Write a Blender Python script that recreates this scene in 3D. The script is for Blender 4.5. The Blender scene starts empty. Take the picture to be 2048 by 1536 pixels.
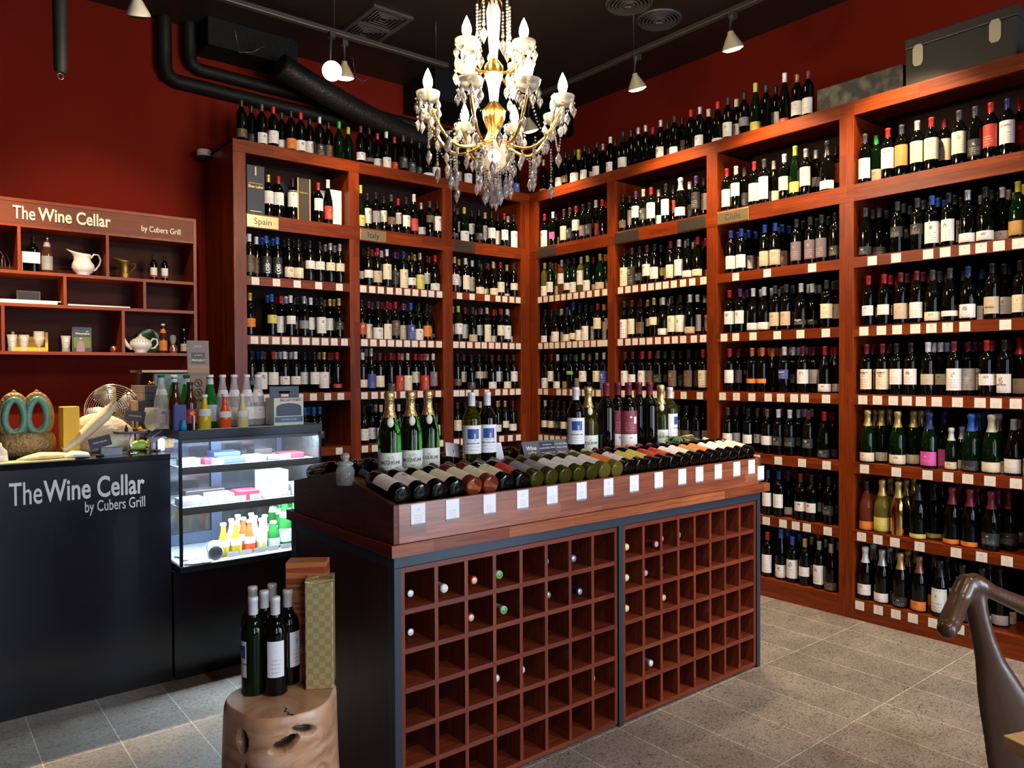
import bpy, math, random
from mathutils import Vector, Matrix
PI = math.pi
R = math.radians
rnd = random.Random(7)
S = bpy.context.scene
COL = S.collection

# ------------------------------------------------------------------ camera
F_PX = 1515.16
CAM = Vector((-4.4706, -5.2577, 1.5))
PIT, ROL, YAW = -0.015105, -0.004795, 0.890559
fw = Vector((math.cos(PIT) * math.cos(YAW), math.cos(PIT) * math.sin(YAW), math.sin(PIT)))
r0 = Vector((math.sin(YAW), -math.cos(YAW), 0))
u0 = r0.cross(fw)
rt = math.cos(ROL) * r0 + math.sin(ROL) * u0
up = -math.sin(ROL) * r0 + math.cos(ROL) * u0
cd = bpy.data.cameras.new('camera')
cd.sensor_fit = 'HORIZONTAL'
cd.sensor_width = 36
cd.lens = 36 * F_PX / 2048
cd.clip_start = 0.05
cam = bpy.data.objects.new('camera', cd)
COL.objects.link(cam)
m = Matrix((rt, up, -fw)).transposed().to_4x4()
m.translation = CAM
cam.matrix_world = m
S.camera = cam


def ray(px, py):
    return fw + rt * ((px - 1024) / F_PX) - up * ((py - 768) / F_PX)


def at(px, py, ax, v):
    """the point seen at a pixel of the photo on the plane x/y/z = v"""
    d = ray(px, py)
    i = 'xyz'.index(ax)
    return CAM + d * ((v - CAM[i]) / d[i])


def dep(px, py, D):
    return CAM + ray(px, py) * D


def pr(P):
    d = Vector(P) - CAM
    z = d.dot(fw)
    return 1024 + F_PX * d.dot(rt) / z, 768 - F_PX * d.dot(up) / z


# ------------------------------------------------------------------ world, exposure, large lights
W = bpy.data.worlds.new('world')
S.world = W
W.use_nodes = True
W.node_tree.nodes['Background'].inputs[0].default_value = (0.5, 0.55, 0.7, 1)
W.node_tree.nodes['Background'].inputs[1].default_value = 0.05
S.view_settings.view_transform = 'Standard'
S.view_settings.look = 'None'
S.view_settings.gamma = 1
S.view_settings.exposure = EXPOSURE = 0.0
S.view_settings.use_curve_mapping = False
S.cycles.use_denoising = True
S.cycles.max_bounces = 8
S.cycles.transparent_max_bounces = 12
S.cycles.transmission_bounces = 6
S.cycles.glossy_bounces = 4
S.cycles.diffuse_bounces = 3
S.cycles.sample_clamp_indirect = 4
S.cycles.caustics_reflective = False
S.cycles.caustics_refractive = False
S.cycles.adaptive_threshold = 0.02


def area(name, loc, target, sx, sy, power, col):
    l = bpy.data.lights.new(name, 'AREA')
    l.shape = 'RECTANGLE'
    l.size = sx
    l.size_y = sy
    l.energy = power
    l.color = col
    o = bpy.data.objects.new(name, l)
    COL.objects.link(o)
    o.location = loc
    o.rotation_euler = (Vector(target) - Vector(loc)).to_track_quat('-Z', 'Y').to_euler()
    return o


def spot(name, loc, target, power, col, size=50, blend=.6, rad=.03):
    l = bpy.data.lights.new(name, 'SPOT')
    l.energy = power
    l.color = col
    l.spot_size = R(size)
    l.spot_blend = blend
    l.shadow_soft_size = rad
    o = bpy.data.objects.new(name, l)
    COL.objects.link(o)
    o.location = loc
    o.rotation_euler = (Vector(target) - Vector(loc)).to_track_quat('-Z', 'Y').to_euler()
    return o


WARM = (1.0, .72, .42)
DAY = (.70, .82, 1.0)
# daylight through the shop windows behind the camera
area('daylight_window', (-1.9, -7.85, 1.75), (-1.9, 0, 1.4), 1.1, 2.3, 60, DAY)
area('daylight_window', (-.3, -7.85, 1.3), (-1.2, 0, .9), 1.1, 2.4, 170, DAY)
area('daylight_window', (-4.3, -7.85, 1.75), (-4.3, 0, 1.4), 1.1, 2.3, 60, DAY)
# ceiling spots
SPOTS = [((-.385, -1.635, 3.47), (.1, -1.7, 1.2)), ((-.42, -2.449, 3.47), (.1, -2.5, 1.0)), ((-.375, -.46, 3.47), (.1, -.5, 1.3)),
         ((-2.217, -.62, 3.47), (-2.0, .1, 1.6)), ((-2.08, -.54, 3.47), (-1.2, .1, 1.2)), ((-.4, -3.3, 3.47), (.1, -3.3, 1.2))]
for i, (a, b) in enumerate(SPOTS):
    spot('shelf_spot', a, b, (150, 170, 110, 45, 60, 150)[i], WARM, 95, .7)
for a, b, e, sz in (((-3.42, -1.3, 3.7), (-3.4, .6, 2.0), 120, 52), ((-4.3, -1.1, 3.7), (-4.15, .5, 1.5), 520, 48), ((-3.9, -.15, 3.7), (-3.85, -.8, 1.15), 800, 34)):
    spot('counter_spot', a, b, e, WARM, sz, .8)
for a, b, e in (((-1.2, -6.3, 3.7), (-1.4, -3.0, .4), 150), ((-3.0, -6.4, 3.7), (-2.6, -3.0, .5), 170), ((-.8, -4.9, 3.7), (-.5, -2.9, 0), 170), ((-3.0, -4.9, 3.7), (-3.1, -4.8, .7), 60), ((-2.6, -4.7, 3.7), (.05, -2.9, .3), 190)):  # unseen spots; the last two added to brighten the table and bottom rails
    spot('unseen_aisle_spot', a, b, e, (1, .8, .6), 60, .9)

# ------------------------------------------------------------------ mesh helpers


class MB:
    def __init__(s):
        s.v, s.f, s.m, s.uv, s.sm = [], [], [], [], []

    def face(s, pts, uvs, mat=0, smooth=False):
        n = len(s.v)
        s.v += [tuple(p) for p in pts]
        s.f.append(tuple(range(n, n + len(pts))))
        s.uv += uvs
        s.m.append(mat)
        s.sm.append(smooth)

    def box(s, x0, x1, y0, y1, z0, z1, mat=0, rot=None, org=None):
        L = (x1 - x0, y1 - y0, z1 - z0)
        g = max(range(3), key=lambda i: L[i])
        off = (rnd.random() * 7, rnd.random() * 7)
        n = len(s.v)
        P = [(x, y, z) for x in (x0, x1) for y in (y0, y1) for z in (z0, z1)]
        Q = P
        if rot is not None:
            o = Vector(org)
            Q = [tuple(rot @ (Vector(p) - o) + o) for p in P]
        s.v += Q
        for q in ((0, 1, 3, 2), (4, 6, 7, 5), (0, 4, 5, 1), (2, 3, 7, 6), (0, 2, 6, 4), (1, 5, 7, 3)):
            s.f.append(tuple(n + i for i in q))
            ax = [i for i in range(3) if len({round(P[j][i], 6) for j in q}) > 1]
            if len(ax) < 2:
                ax = [0, 1]
            a, b = (ax[0], ax[1]) if ax[0] == g or (ax[1] != g and L[ax[0]] >= L[ax[1]]) else (ax[1], ax[0])
            s.uv += [(P[j][a] + off[0], P[j][b] + off[1] + .37 * ax[0]) for j in q]
            s.m.append(mat)
            s.sm.append(False)
        return s

    def lathe(s, prof, seg=20, M=None, mat=0, ang=(0, 2 * PI), mats=None):
        full = abs(ang[1] - ang[0] - 2 * PI) < 1e-6
        n = len(s.v)
        k = seg if full else seg + 1
        for r, z in prof:
            for i in range(k):
                a = ang[0] + (ang[1] - ang[0]) * i / seg
                p = Vector((r * math.cos(a), r * math.sin(a), z))
                s.v.append(tuple(M @ p) if M else tuple(p))
        H = len(prof) - 1
        for j in range(H):
            for i in range(seg):
                a, b = n + j * k + i, n + j * k + (i + 1) % k
                s.f.append((a, b, b + k, a + k))
                s.uv += [(i / seg, j / H), ((i + 1) / seg, j / H), ((i + 1) / seg, (j + 1) / H), (i / seg, (j + 1) / H)]
                s.m.append(mats[j] if mats else mat)
                s.sm.append(True)
        return s

    def tube(s, pts, rad, seg=8, mat=0, closed=False, caps=True, flat=None):
        pts = [Vector(p) for p in pts]
        N = len(pts)
        rs = rad if isinstance(rad, (list, tuple)) else [rad] * N
        n = len(s.v)
        ref = None
        for i, p in enumerate(pts):
            t = (pts[(i + 1) % N] - pts[i - 1]) if closed else (pts[min(i + 1, N - 1)] - pts[max(i - 1, 0)])
            t.normalize()
            if ref is None:
                ref = Vector((0, 0, 1)) if abs(t.z) < .9 else Vector((1, 0, 0))
            x = t.cross(ref)
            if x.length < 1e-4:
                x = t.orthogonal()
            x.normalize()
            ref = x.cross(t)
            for k in range(seg):
                a = 2 * PI * k / seg
                s.v.append(tuple(p + (x * math.cos(a) + ref * math.sin(a) * (flat or 1)) * rs[i]))
        for i in range(N if closed else N - 1):
            for k in range(seg):
                a, b = n + i * seg + k, n + i * seg + (k + 1) % seg
                c, d = n + ((i + 1) % N) * seg + (k + 1) % seg, n + ((i + 1) % N) * seg + k
                s.f.append((a, b, c, d))
                s.uv += [(i * .05, k / seg * .1), (i * .05, (k + 1) / seg * .1), (i * .05 + .05, (k + 1) / seg * .1), (i * .05 + .05, k / seg * .1)]
                s.m.append(mat)
                s.sm.append(True)
        if caps and not closed:
            for o, rv in ((n, True), (n + (N - 1) * seg, False)):
                q = list(range(o, o + seg))
                if not rv:
                    q = q[::-1]
                s.f.append(tuple(q))
                s.uv += [(0, 0)] * seg
                s.m.append(mat)
                s.sm.append(False)
        return s

    def loft(s, rings, mat=0, caps=True, smooth=True):
        n = len(s.v)
        k = len(rings[0])
        for rg in rings:
            s.v += [tuple(p) for p in rg]
        for i in range(len(rings) - 1):
            for j in range(k):
                a, b = n + i * k + j, n + i * k + (j + 1) % k
                s.f.append((a, b, b + k, a + k))
                s.uv += [(j / k, i * .1), ((j + 1) / k, i * .1), ((j + 1) / k, i * .1 + .1), (j / k, i * .1 + .1)]
                s.m.append(mat)
                s.sm.append(smooth)
        if caps:
            s.f.append(tuple(range(n, n + k))[::-1])
            s.f.append(tuple(range(n + (len(rings) - 1) * k, n + len(rings) * k)))
            s.uv += [(0, 0)] * (2 * k)
            s.m += [mat, mat]
            s.sm += [False, False]
        return s

    def prism(s, poly, ax, a, b, mat=0):
        """a 2-D outline swept from a to b along axis ax (0 x, 1 y, 2 z)"""
        def P(p, t):
            return ((t, p[0], p[1]), (p[0], t, p[1]), (p[0], p[1], t))[ax]
        n = len(s.v)
        k = len(poly)
        off = rnd.random() * 5
        s.v += [P(p, a) for p in poly] + [P(p, b) for p in poly]
        s.f.append(tuple(range(n, n + k))[::-1])
        s.uv += [(p[0] + off, p[1]) for p in poly][::-1]
        s.f.append(tuple(range(n + k, n + 2 * k)))
        s.uv += [(p[0] + off, p[1]) for p in poly]
        for i in range(k):
            j = (i + 1) % k
            s.f.append((n + i, n + j, n + k + j, n + k + i))
            s.uv += [(a + off, i * .31), (a + off, i * .31 + .1), (b + off, i * .31 + .1), (b + off, i * .31)]
        s.m += [mat] * (k + 2)
        s.sm += [False] * (k + 2)
        return s

    def sphere(s, c, r, seg=12, rings=8, mat=0, sc=(1, 1, 1)):
        prof = [(max(1e-4, r * math.sin(PI * i / rings)), -r * math.cos(PI * i / rings)) for i in range(rings + 1)]
        M = Matrix.Translation(c) @ Matrix.Diagonal((sc[0], sc[1], sc[2], 1))
        return s.lathe(prof, seg, M, mat)

    def mesh(s, name):
        me = bpy.data.meshes.new(name)
        me.from_pydata(s.v, [], s.f)
        uv = me.uv_layers.new(name='UVMap')
        flat = [c for t in s.uv for c in t]
        uv.data.foreach_set('uv', flat)
        me.polygons.foreach_set('material_index', s.m)
        me.polygons.foreach_set('use_smooth', s.sm)
        me.update()
        return me


def link(name, me, mats, parent=None, loc=None):
    o = bpy.data.objects.new(name, me)
    COL.objects.link(o)
    if mats is not None:
        if not isinstance(mats, (list, tuple)):
            mats = [mats]
        if me is not None and len(me.materials) == 0:
            for _ in mats:
                me.materials.append(None)
        for i, mm in enumerate(mats):
            o.material_slots[i].link = 'OBJECT'
            o.material_slots[i].material = mm
    if parent is not None:
        o.parent = parent
    if loc is not None:
        o.location = loc
    return o


def obj(name, mb, mats, parent=None, loc=None, bevel=0):
    o = link(name, mb.mesh(name), mats, parent, loc)
    if bevel:
        b = o.modifiers.new('bevel', 'BEVEL')
        b.width = bevel
        b.segments = 2
        b.limit_method = 'ANGLE'
    return o


def tag(o, label, cat, group=None):
    o['label'] = label
    o['category'] = cat
    if group:
        o['group'] = group
    return o


def thing(name, label, cat, loc=(0, 0, 0), group=None, rotz=0):
    o = bpy.data.objects.new(name, None)
    COL.objects.link(o)
    o.location = loc
    o.rotation_euler = (0, 0, rotz)
    o.empty_display_size = .05
    return tag(o, label, cat, group)


def struct(name, mb, mats):
    o = obj(name, mb, mats)
    o['kind'] = 'structure'
    return o


TX = []


def text(name, body, size, loc, rot, mt, parent=None, ext=.002, bold=0, align='LEFT', sx=1, width=None, ht=None):
    c = bpy.data.curves.new(name, 'FONT')
    c.body = body
    c.size = size
    c.extrude = ext
    c.offset = bold
    c.align_x = align
    c.resolution_u = 4
    c.materials.append(mt)
    o = bpy.data.objects.new(name, c)
    COL.objects.link(o)
    o.location = loc
    o.rotation_euler = rot
    o.scale = (sx, 1, 1)
    if parent is not None:
        o.parent = parent
    TX.append((o, width, ht, mt))
    return o


# ------------------------------------------------------------------ materials
MC = {}


def nt(name):
    mm = bpy.data.materials.new(name)
    mm.use_nodes = True
    t = mm.node_tree
    return mm, t, t.nodes['Principled BSDF']


def mat(name, col, rough=.5, metal=0, coat=0, trans=0, ior=1.45, emit=None, es=0, bump=0, bscale=60, alpha=1, spec=.5):
    if name in MC:
        return MC[name]
    mm, t, b = nt(name)
    b.inputs['Base Color'].default_value = (*col, 1)
    b.inputs['Roughness'].default_value = rough
    b.inputs['Metallic'].default_value = metal
    b.inputs['Coat Weight'].default_value = coat
    b.inputs['Transmission Weight'].default_value = trans
    b.inputs['IOR'].default_value = ior
    b.inputs['Alpha'].default_value = alpha
    b.inputs['Specular IOR Level'].default_value = spec
    # small procedural variation
    n = t.nodes.new('ShaderNodeTexNoise')
    n.inputs['Scale'].default_value = bscale
    tc = t.nodes.new('ShaderNodeTexCoord')
    t.links.new(tc.outputs['Object'], n.inputs['Vector'])
    if emit:
        b.inputs['Emission Color'].default_value = (*emit, 1)
        b.inputs['Emission Strength'].default_value = es
    else:
        mr = t.nodes.new('ShaderNodeMapRange')
        mr.inputs['To Min'].default_value = max(.0, rough - .04)
        mr.inputs['To Max'].default_value = rough + .04
        t.links.new(n.outputs['Fac'], mr.inputs['Value'])
        t.links.new(mr.outputs[0], b.inputs['Roughness'])
    if bump:
        bp = t.nodes.new('ShaderNodeBump')
        bp.inputs['Strength'].default_value = bump
        bp.inputs['Distance'].default_value = .01
        t.links.new(n.outputs['Fac'], bp.inputs['Height'])
        t.links.new(bp.outputs[0], b.inputs['Normal'])
    MC[name] = mm
    return mm


def wood(name, c1, c2, rough=.38, bw=.5, rh=.045, grain=.35, coat=.04, spec=.25):
    if name in MC:
        return MC[name]
    mm, t, b = nt(name)
    N = t.nodes.new
    uv = N('ShaderNodeTexCoord')
    br = N('ShaderNodeTexBrick')
    br.offset = .37
    br.inputs['Color1'].default_value = (*c1, 1)
    br.inputs['Color2'].default_value = (*c2, 1)
    br.inputs['Mortar'].default_value = (*[x * .75 for x in c1], 1)
    br.inputs['Scale'].default_value = 1
    br.inputs['Mortar Size'].default_value = .0004
    br.inputs['Brick Width'].default_value = bw
    br.inputs['Row Height'].default_value = rh
    t.links.new(uv.outputs['UV'], br.inputs['Vector'])
    mp = N('ShaderNodeMapping')
    mp.inputs['Scale'].default_value = (3, 60, 1)
    t.links.new(uv.outputs['UV'], mp.inputs['Vector'])
    no = N('ShaderNodeTexNoise')
    no.inputs['Scale'].default_value = 1.6
    no.inputs['Detail'].default_value = 5
    no.inputs['Distortion'].default_value = .6
    t.links.new(mp.outputs[0], no.inputs['Vector'])
    mr = N('ShaderNodeMapRange')
    mr.inputs['From Min'].default_value = .3
    mr.inputs['From Max'].default_value = .7
    mr.inputs['To Min'].default_value = 1 - grain
    mr.inputs['To Max'].default_value = 1 + grain
    t.links.new(no.outputs['Fac'], mr.inputs['Value'])
    mx = N('ShaderNodeMix')
    mx.data_type = 'RGBA'
    mx.blend_type = 'MULTIPLY'
    mx.inputs[0].default_value = 1
    t.links.new(br.outputs['Color'], mx.inputs[6])
    t.links.new(mr.outputs[0], mx.inputs[7])
    t.links.new(mx.outputs[2], b.inputs['Base Color'])
    b.inputs['Roughness'].default_value = rough
    b.inputs['Coat Weight'].default_value = coat
    b.inputs['Coat Roughness'].default_value = .2
    b.inputs['Specular IOR Level'].default_value = spec
    MC[name] = mm
    return mm


def labelmat(key, col, ink, emb):
    """printed paper: rows of small print and an emblem"""
    if key in MC:
        return MC[key]
    mm, t, b = nt('label_' + key)
    N, Lk = t.nodes.new, t.links.new

    def mth(op, a, c=None, d=None):
        n = N('ShaderNodeMath')
        n.operation = op
        for i, x in enumerate((a, c, d)):
            if x is None:
                continue
            if isinstance(x, (int, float)):
                n.inputs[i].default_value = x
            else:
                Lk(x, n.inputs[i])
        return n.outputs[0]
    tc = N('ShaderNodeTexCoord')
    oi = N('ShaderNodeObjectInfo')
    sp = N('ShaderNodeSeparateXYZ')
    Lk(tc.outputs['UV'], sp.inputs[0])
    u, v = sp.outputs[0], sp.outputs[1]
    rows = mth('MULTIPLY', v, 9)
    fr = mth('FRACT', rows)
    ln = mth('LESS_THAN', fr, .42)
    cb = N('ShaderNodeCombineXYZ')
    Lk(mth('MULTIPLY', u, 26), cb.inputs[0])
    Lk(mth('MULTIPLY_ADD', oi.outputs['Random'], 37, mth('FLOOR', rows)), cb.inputs[1])
    no = N('ShaderNodeTexNoise')
    no.inputs['Scale'].default_value = 1.7
    Lk(cb.outputs[0], no.inputs['Vector'])
    on = mth('GREATER_THAN', no.outputs['Fac'], .5)
    win = mth('MULTIPLY', mth('LESS_THAN', mth('ABSOLUTE', mth('SUBTRACT', u, .5)), .27), mth('LESS_THAN', v, .5))
    win = mth('MULTIPLY', win, mth('GREATER_THAN', v, .1))
    txt = mth('MULTIPLY', mth('MULTIPLY', ln, on), win)
    du = mth('MULTIPLY', mth('SUBTRACT', u, .5), 1.1)
    dv = mth('SUBTRACT', v, .72)
    dist = mth('SQRT', mth('ADD', mth('MULTIPLY', du, du), mth('MULTIPLY', dv, dv)))
    n2 = N('ShaderNodeTexNoise')
    n2.inputs['Scale'].default_value = 9
    vm = N('ShaderNodeVectorMath')
    vm.operation = 'ADD'
    Lk(tc.outputs['UV'], vm.inputs[0])
    Lk(oi.outputs['Random'], vm.inputs[1])
    Lk(vm.outputs[0], n2.inputs['Vector'])
    emb_m = mth('MULTIPLY', mth('LESS_THAN', dist, mth('MULTIPLY', oi.outputs['Random'], .16)), mth('GREATER_THAN', n2.outputs['Fac'], .47))
    m1 = N('ShaderNodeMix')
    m1.data_type = 'RGBA'
    m1.inputs[6].default_value = (*col, 1)
    m1.inputs[7].default_value = (*ink, 1)
    Lk(mth('MULTIPLY', txt, .55), m1.inputs[0])
    m2 = N('ShaderNodeMix')
    m2.data_type = 'RGBA'
    Lk(m1.outputs[2], m2.inputs[6])
    m2.inputs[7].default_value = (*emb, 1)
    Lk(mth('MULTIPLY', emb_m, .8), m2.inputs[0])
    Lk(m2.outputs[2], b.inputs['Base Color'])
    b.inputs['Roughness'].default_value = .55
    MC[key] = mm
    return mm


WOOD = wood('red_hardwood', (.125, .0165, .0016), (.20, .031, .003))
WOODD = wood('dark_red_hardwood', (.07, .010, .002), (.12, .019, .003))
WOODI = wood('island_hardwood', (.20, .060, .030), (.36, .125, .055), rough=.4, bw=.42, rh=.03, coat=.1)
WOODP = wood('brown_panel', (.055, .014, .008), (.075, .02, .010), rough=.45, bw=2.4, rh=.6)
WOODO = wood('orange_shelf_wood', (.26, .075, .016), (.30, .09, .02), rough=.4, bw=2, rh=.3, grain=.2)
LINING = wood('shelf_lining', (.014, .004, .0025), (.018, .005, .003), rough=.7, bw=1, rh=.2, coat=0, spec=.2)  # near-black wood of the shelf and rack backs
BLACKM = mat('black_laminate', (.006, .007, .012), .22, coat=.2)
STEEL = mat('blue_black_steel', (.032, .045, .062), .42, metal=.3)
BLK = mat('matt_black', (.008, .008, .009), .6)
DUCT = mat('black_duct_lagging', (.005, .006, .006), .6, bump=.3, bscale=30, spec=.25)
CEIL = mat('dark_ceiling_paint', (.020, .015, .012), .4, spec=.3)
REDW = mat('oxblood_wall_paint', (.145, .0105, .0048), .8, bump=.05, bscale=40, spec=.08)
WHITE = mat('white_plastic', (.75, .75, .75), .35)
PAPER = mat('white_paper', (.80, .78, .72), .6)
CHROME = mat('chrome', (.8, .8, .8), .12, metal=1)
BRASS = mat('brass_plaque', (.50, .40, .22), .32, metal=.9)
PLAQ = mat('dark_plaque', (.12, .10, .08), .35, metal=.8)
GOLD = mat('polished_gold', (.95, .60, .12), .22, metal=1)
CRYS = mat('cut_crystal', (1, .97, .93), .0, trans=.82, ior=1.5)
GLASS = mat('clear_glass', (.85, .9, .9), .03, alpha=.2, spec=1)
INK = mat('black_ink', (.02, .02, .02), .6)
CARDW = labelmat('tagpaper', (.80, .76, .68), (.25, .2, .18), (.8, .3, .2))
CARDI = labelmat('cardpaper', (.80, .82, .86), (.25, .25, .3), (.6, .65, .75))
LETTER = mat('white_lettering', (.85, .87, .9), .45)
LETTERC = mat('cream_lettering', (.9, .82, .6), .45)
# ------------------------------------------------------------------ the room
XL, XR, YF, YB, ZC = -6.4, .66, -8.0, .62, 4.06


def tilemat():
    mm, t, b = nt('stone_floor_tiles')
    N, Lk = t.nodes.new, t.links.new
    tc = N('ShaderNodeTexCoord')
    mp = N('ShaderNodeMapping')
    mp.inputs['Location'].default_value = (1.31 + .275 * 40, 3.07 + .6 * 20, 0)
    Lk(tc.outputs['Object'], mp.inputs['Vector'])
    br = N('ShaderNodeTexBrick')
    br.offset = 0
    br.inputs['Scale'].default_value = 1
    br.inputs['Brick Width'].default_value = .275
    br.inputs['Row Height'].default_value = .6
    br.inputs['Mortar Size'].default_value = .0022
    br.inputs['Color1'].default_value = (.20, .180, .160, 1)
    br.inputs['Color2'].default_value = (.25, .225, .20, 1)
    br.inputs['Mortar'].default_value = (.50, .47, .41, 1)
    Lk(mp.outputs[0], br.inputs['Vector'])
    n1 = N('ShaderNodeTexNoise')
    n1.inputs['Scale'].default_value = 5
    n1.inputs['Detail'].default_value = 6
    Lk(tc.outputs['Object'], n1.inputs['Vector'])
    m2 = N('ShaderNodeMapping')
    m2.inputs['Scale'].default_value = (30, 55, 1)
    Lk(tc.outputs['Object'], m2.inputs['Vector'])
    n2 = N('ShaderNodeTexNoise')
    n2.inputs['Scale'].default_value = 1.2
    n2.inputs['Detail'].default_value = 4
    n2.inputs['Distortion'].default_value = 2.5
    Lk(m2.outputs[0], n2.inputs['Vector'])
    rp = N('ShaderNodeMapRange')
    rp.inputs['From Min'].default_value = .36
    rp.inputs['From Max'].default_value = .52
    rp.inputs['To Min'].default_value = .42
    rp.inputs['To Max'].default_value = 1.06
    Lk(n2.outputs['Fac'], rp.inputs['Value'])
    r1 = N('ShaderNodeMapRange')
    r1.inputs['From Min'].default_value = .3
    r1.inputs['From Max'].default_value = .7
    r1.inputs['To Min'].default_value = .78
    r1.inputs['To Max'].default_value = 1.15
    Lk(n1.outputs['Fac'], r1.inputs['Value'])
    a = N('ShaderNodeMix')
    a.data_type = 'RGBA'
    a.blend_type = 'MULTIPLY'
    a.inputs[0].default_value = 1
    Lk(br.outputs['Color'], a.inputs[6])
    Lk(rp.outputs[0], a.inputs[7])
    c = N('ShaderNodeMix')
    c.data_type = 'RGBA'
    c.blend_type = 'MULTIPLY'
    c.inputs[0].default_value = 1
    Lk(a.outputs[2], c.inputs[6])
    Lk(r1.outputs[0], c.inputs[7])
    Lk(c.outputs[2], b.inputs['Base Color'])
    b.inputs['Roughness'].default_value = .42
    bp = N('ShaderNodeBump')
    bp.inputs['Strength'].default_value = .25
    bp.inputs['Distance'].default_value = .004
    Lk(n2.outputs['Fac'], bp.inputs['Height'])
    Lk(bp.outputs[0], b.inputs['Normal'])
    return mm


struct('floor', MB().box(XL, XR, YF, YB, -.1, 0), tilemat())
struct('ceiling', MB().box(XL, XR, YF, YB, ZC, ZC + .1), CEIL)
struct('wall_back', MB().box(XL, XR, YB, YB + .1, 0, ZC), REDW)
struct('wall_right', MB().box(XR, XR + .1, YF, YB, 0, ZC), REDW)
struct('wall_left', MB().box(XL - .1, XL, YF, YB, 0, ZC), REDW)
WFR = mat('window_wall_paint', (.05, .045, .04), .6)
w = MB()
xs = [XL, -4.85, -3.75, -2.45, -1.35, -.9, .3, XR]
for i in range(0, 7, 2):
    w.box(xs[i], xs[i + 1], YF, YF + .1, 0, ZC)
for i in (1, 3):
    w.box(xs[i], xs[i + 1], YF, YF + .1, 0, .6)
    w.box(xs[i], xs[i + 1], YF, YF + .1, 2.9, ZC)
w.box(-.9, .3, YF, YF + .1, 2.6, ZC)
struct('wall_front', w, WFR)
w = MB()
for x0, x1, z0, z1 in ((-.9, -.82, 0, 2.6), (.22, .3, 0, 2.6), (-.82, .22, 0, .1), (-.82, .22, 2.5, 2.6)):
    w.box(x0, x1, YF + .02, YF + .08, z0, z1)
dr = struct('door_1', w, BLK)
obj('door_pane', MB().box(-.82, .22, YF + .045, YF + .05, .1, 2.5), GLASS, dr)
obj('door_handle', MB().tube([(-.74, YF + .12, .9), (-.74, YF + .12, 1.4)], .012, 8), CHROME, dr)
for n, (a, b) in enumerate(((-4.85, -3.75), (-2.45, -1.35))):
    w = MB()
    for x0, x1, z0, z1 in ((a, a + .05, .6, 2.9), (b - .05, b, .6, 2.9), (a, b, .6, .65), (a, b, 2.85, 2.9), (a, b, 1.9, 1.94)):
        w.box(x0, x1, YF + .02, YF + .08, z0, z1)
    wn = struct('window_%d' % (n + 1), w, BLK)
    g = obj('window_pane', MB().box(a + .05, b - .05, YF + .045, YF + .05, .65, 2.85), GLASS, wn)

# ------------------------------------------------------------------ wine shelving
LV = dict(T=3.118, U=2.619, s1=2.182, s2=1.769, s3=1.36, s4=.948, s5=.539, s6=.123)
POSTS = {'A': [(-2.671, -2.583), (-1.798, -1.713), (-.948, -.851), (-.108, 0)],
         'R': [(0, .101), (.966, 1.05), (1.937, 2.027), (2.912, 3.004), (3.90, 3.99)]}
DEPTH = .42
tagmesh = MB()
tagmesh.face([(-.027, 0, -.026), (.027, 0, -.026), (.027, 0, .026), (-.027, 0, .026)], [(0, 0), (1, 0), (1, 1), (0, 1)])
tagmesh.box(-.027, .027, .0003, .0012, -.026, .026, 0)
tagmesh = tagmesh.mesh('price_tag')


def u_of(run, px, d, z):
    """where along the run something at depth d and height z stands that is seen at column px"""
    lo, hi = (-2.9, .2) if run == 'A' else (-.2, 4.3)
    for _ in range(40):
        mid = (lo + hi) / 2
        P = (mid, d, z) if run == 'A' else (d, -mid, z)
        if pr(P)[0] < px:
            lo = mid
        else:
            hi = mid
    return mid


def wpos(run, u, d, z):
    return (u, d, z) if run == 'A' else (d, -u, z)


def cr(o, s, v):
    return [o + x / s for x in v]


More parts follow.
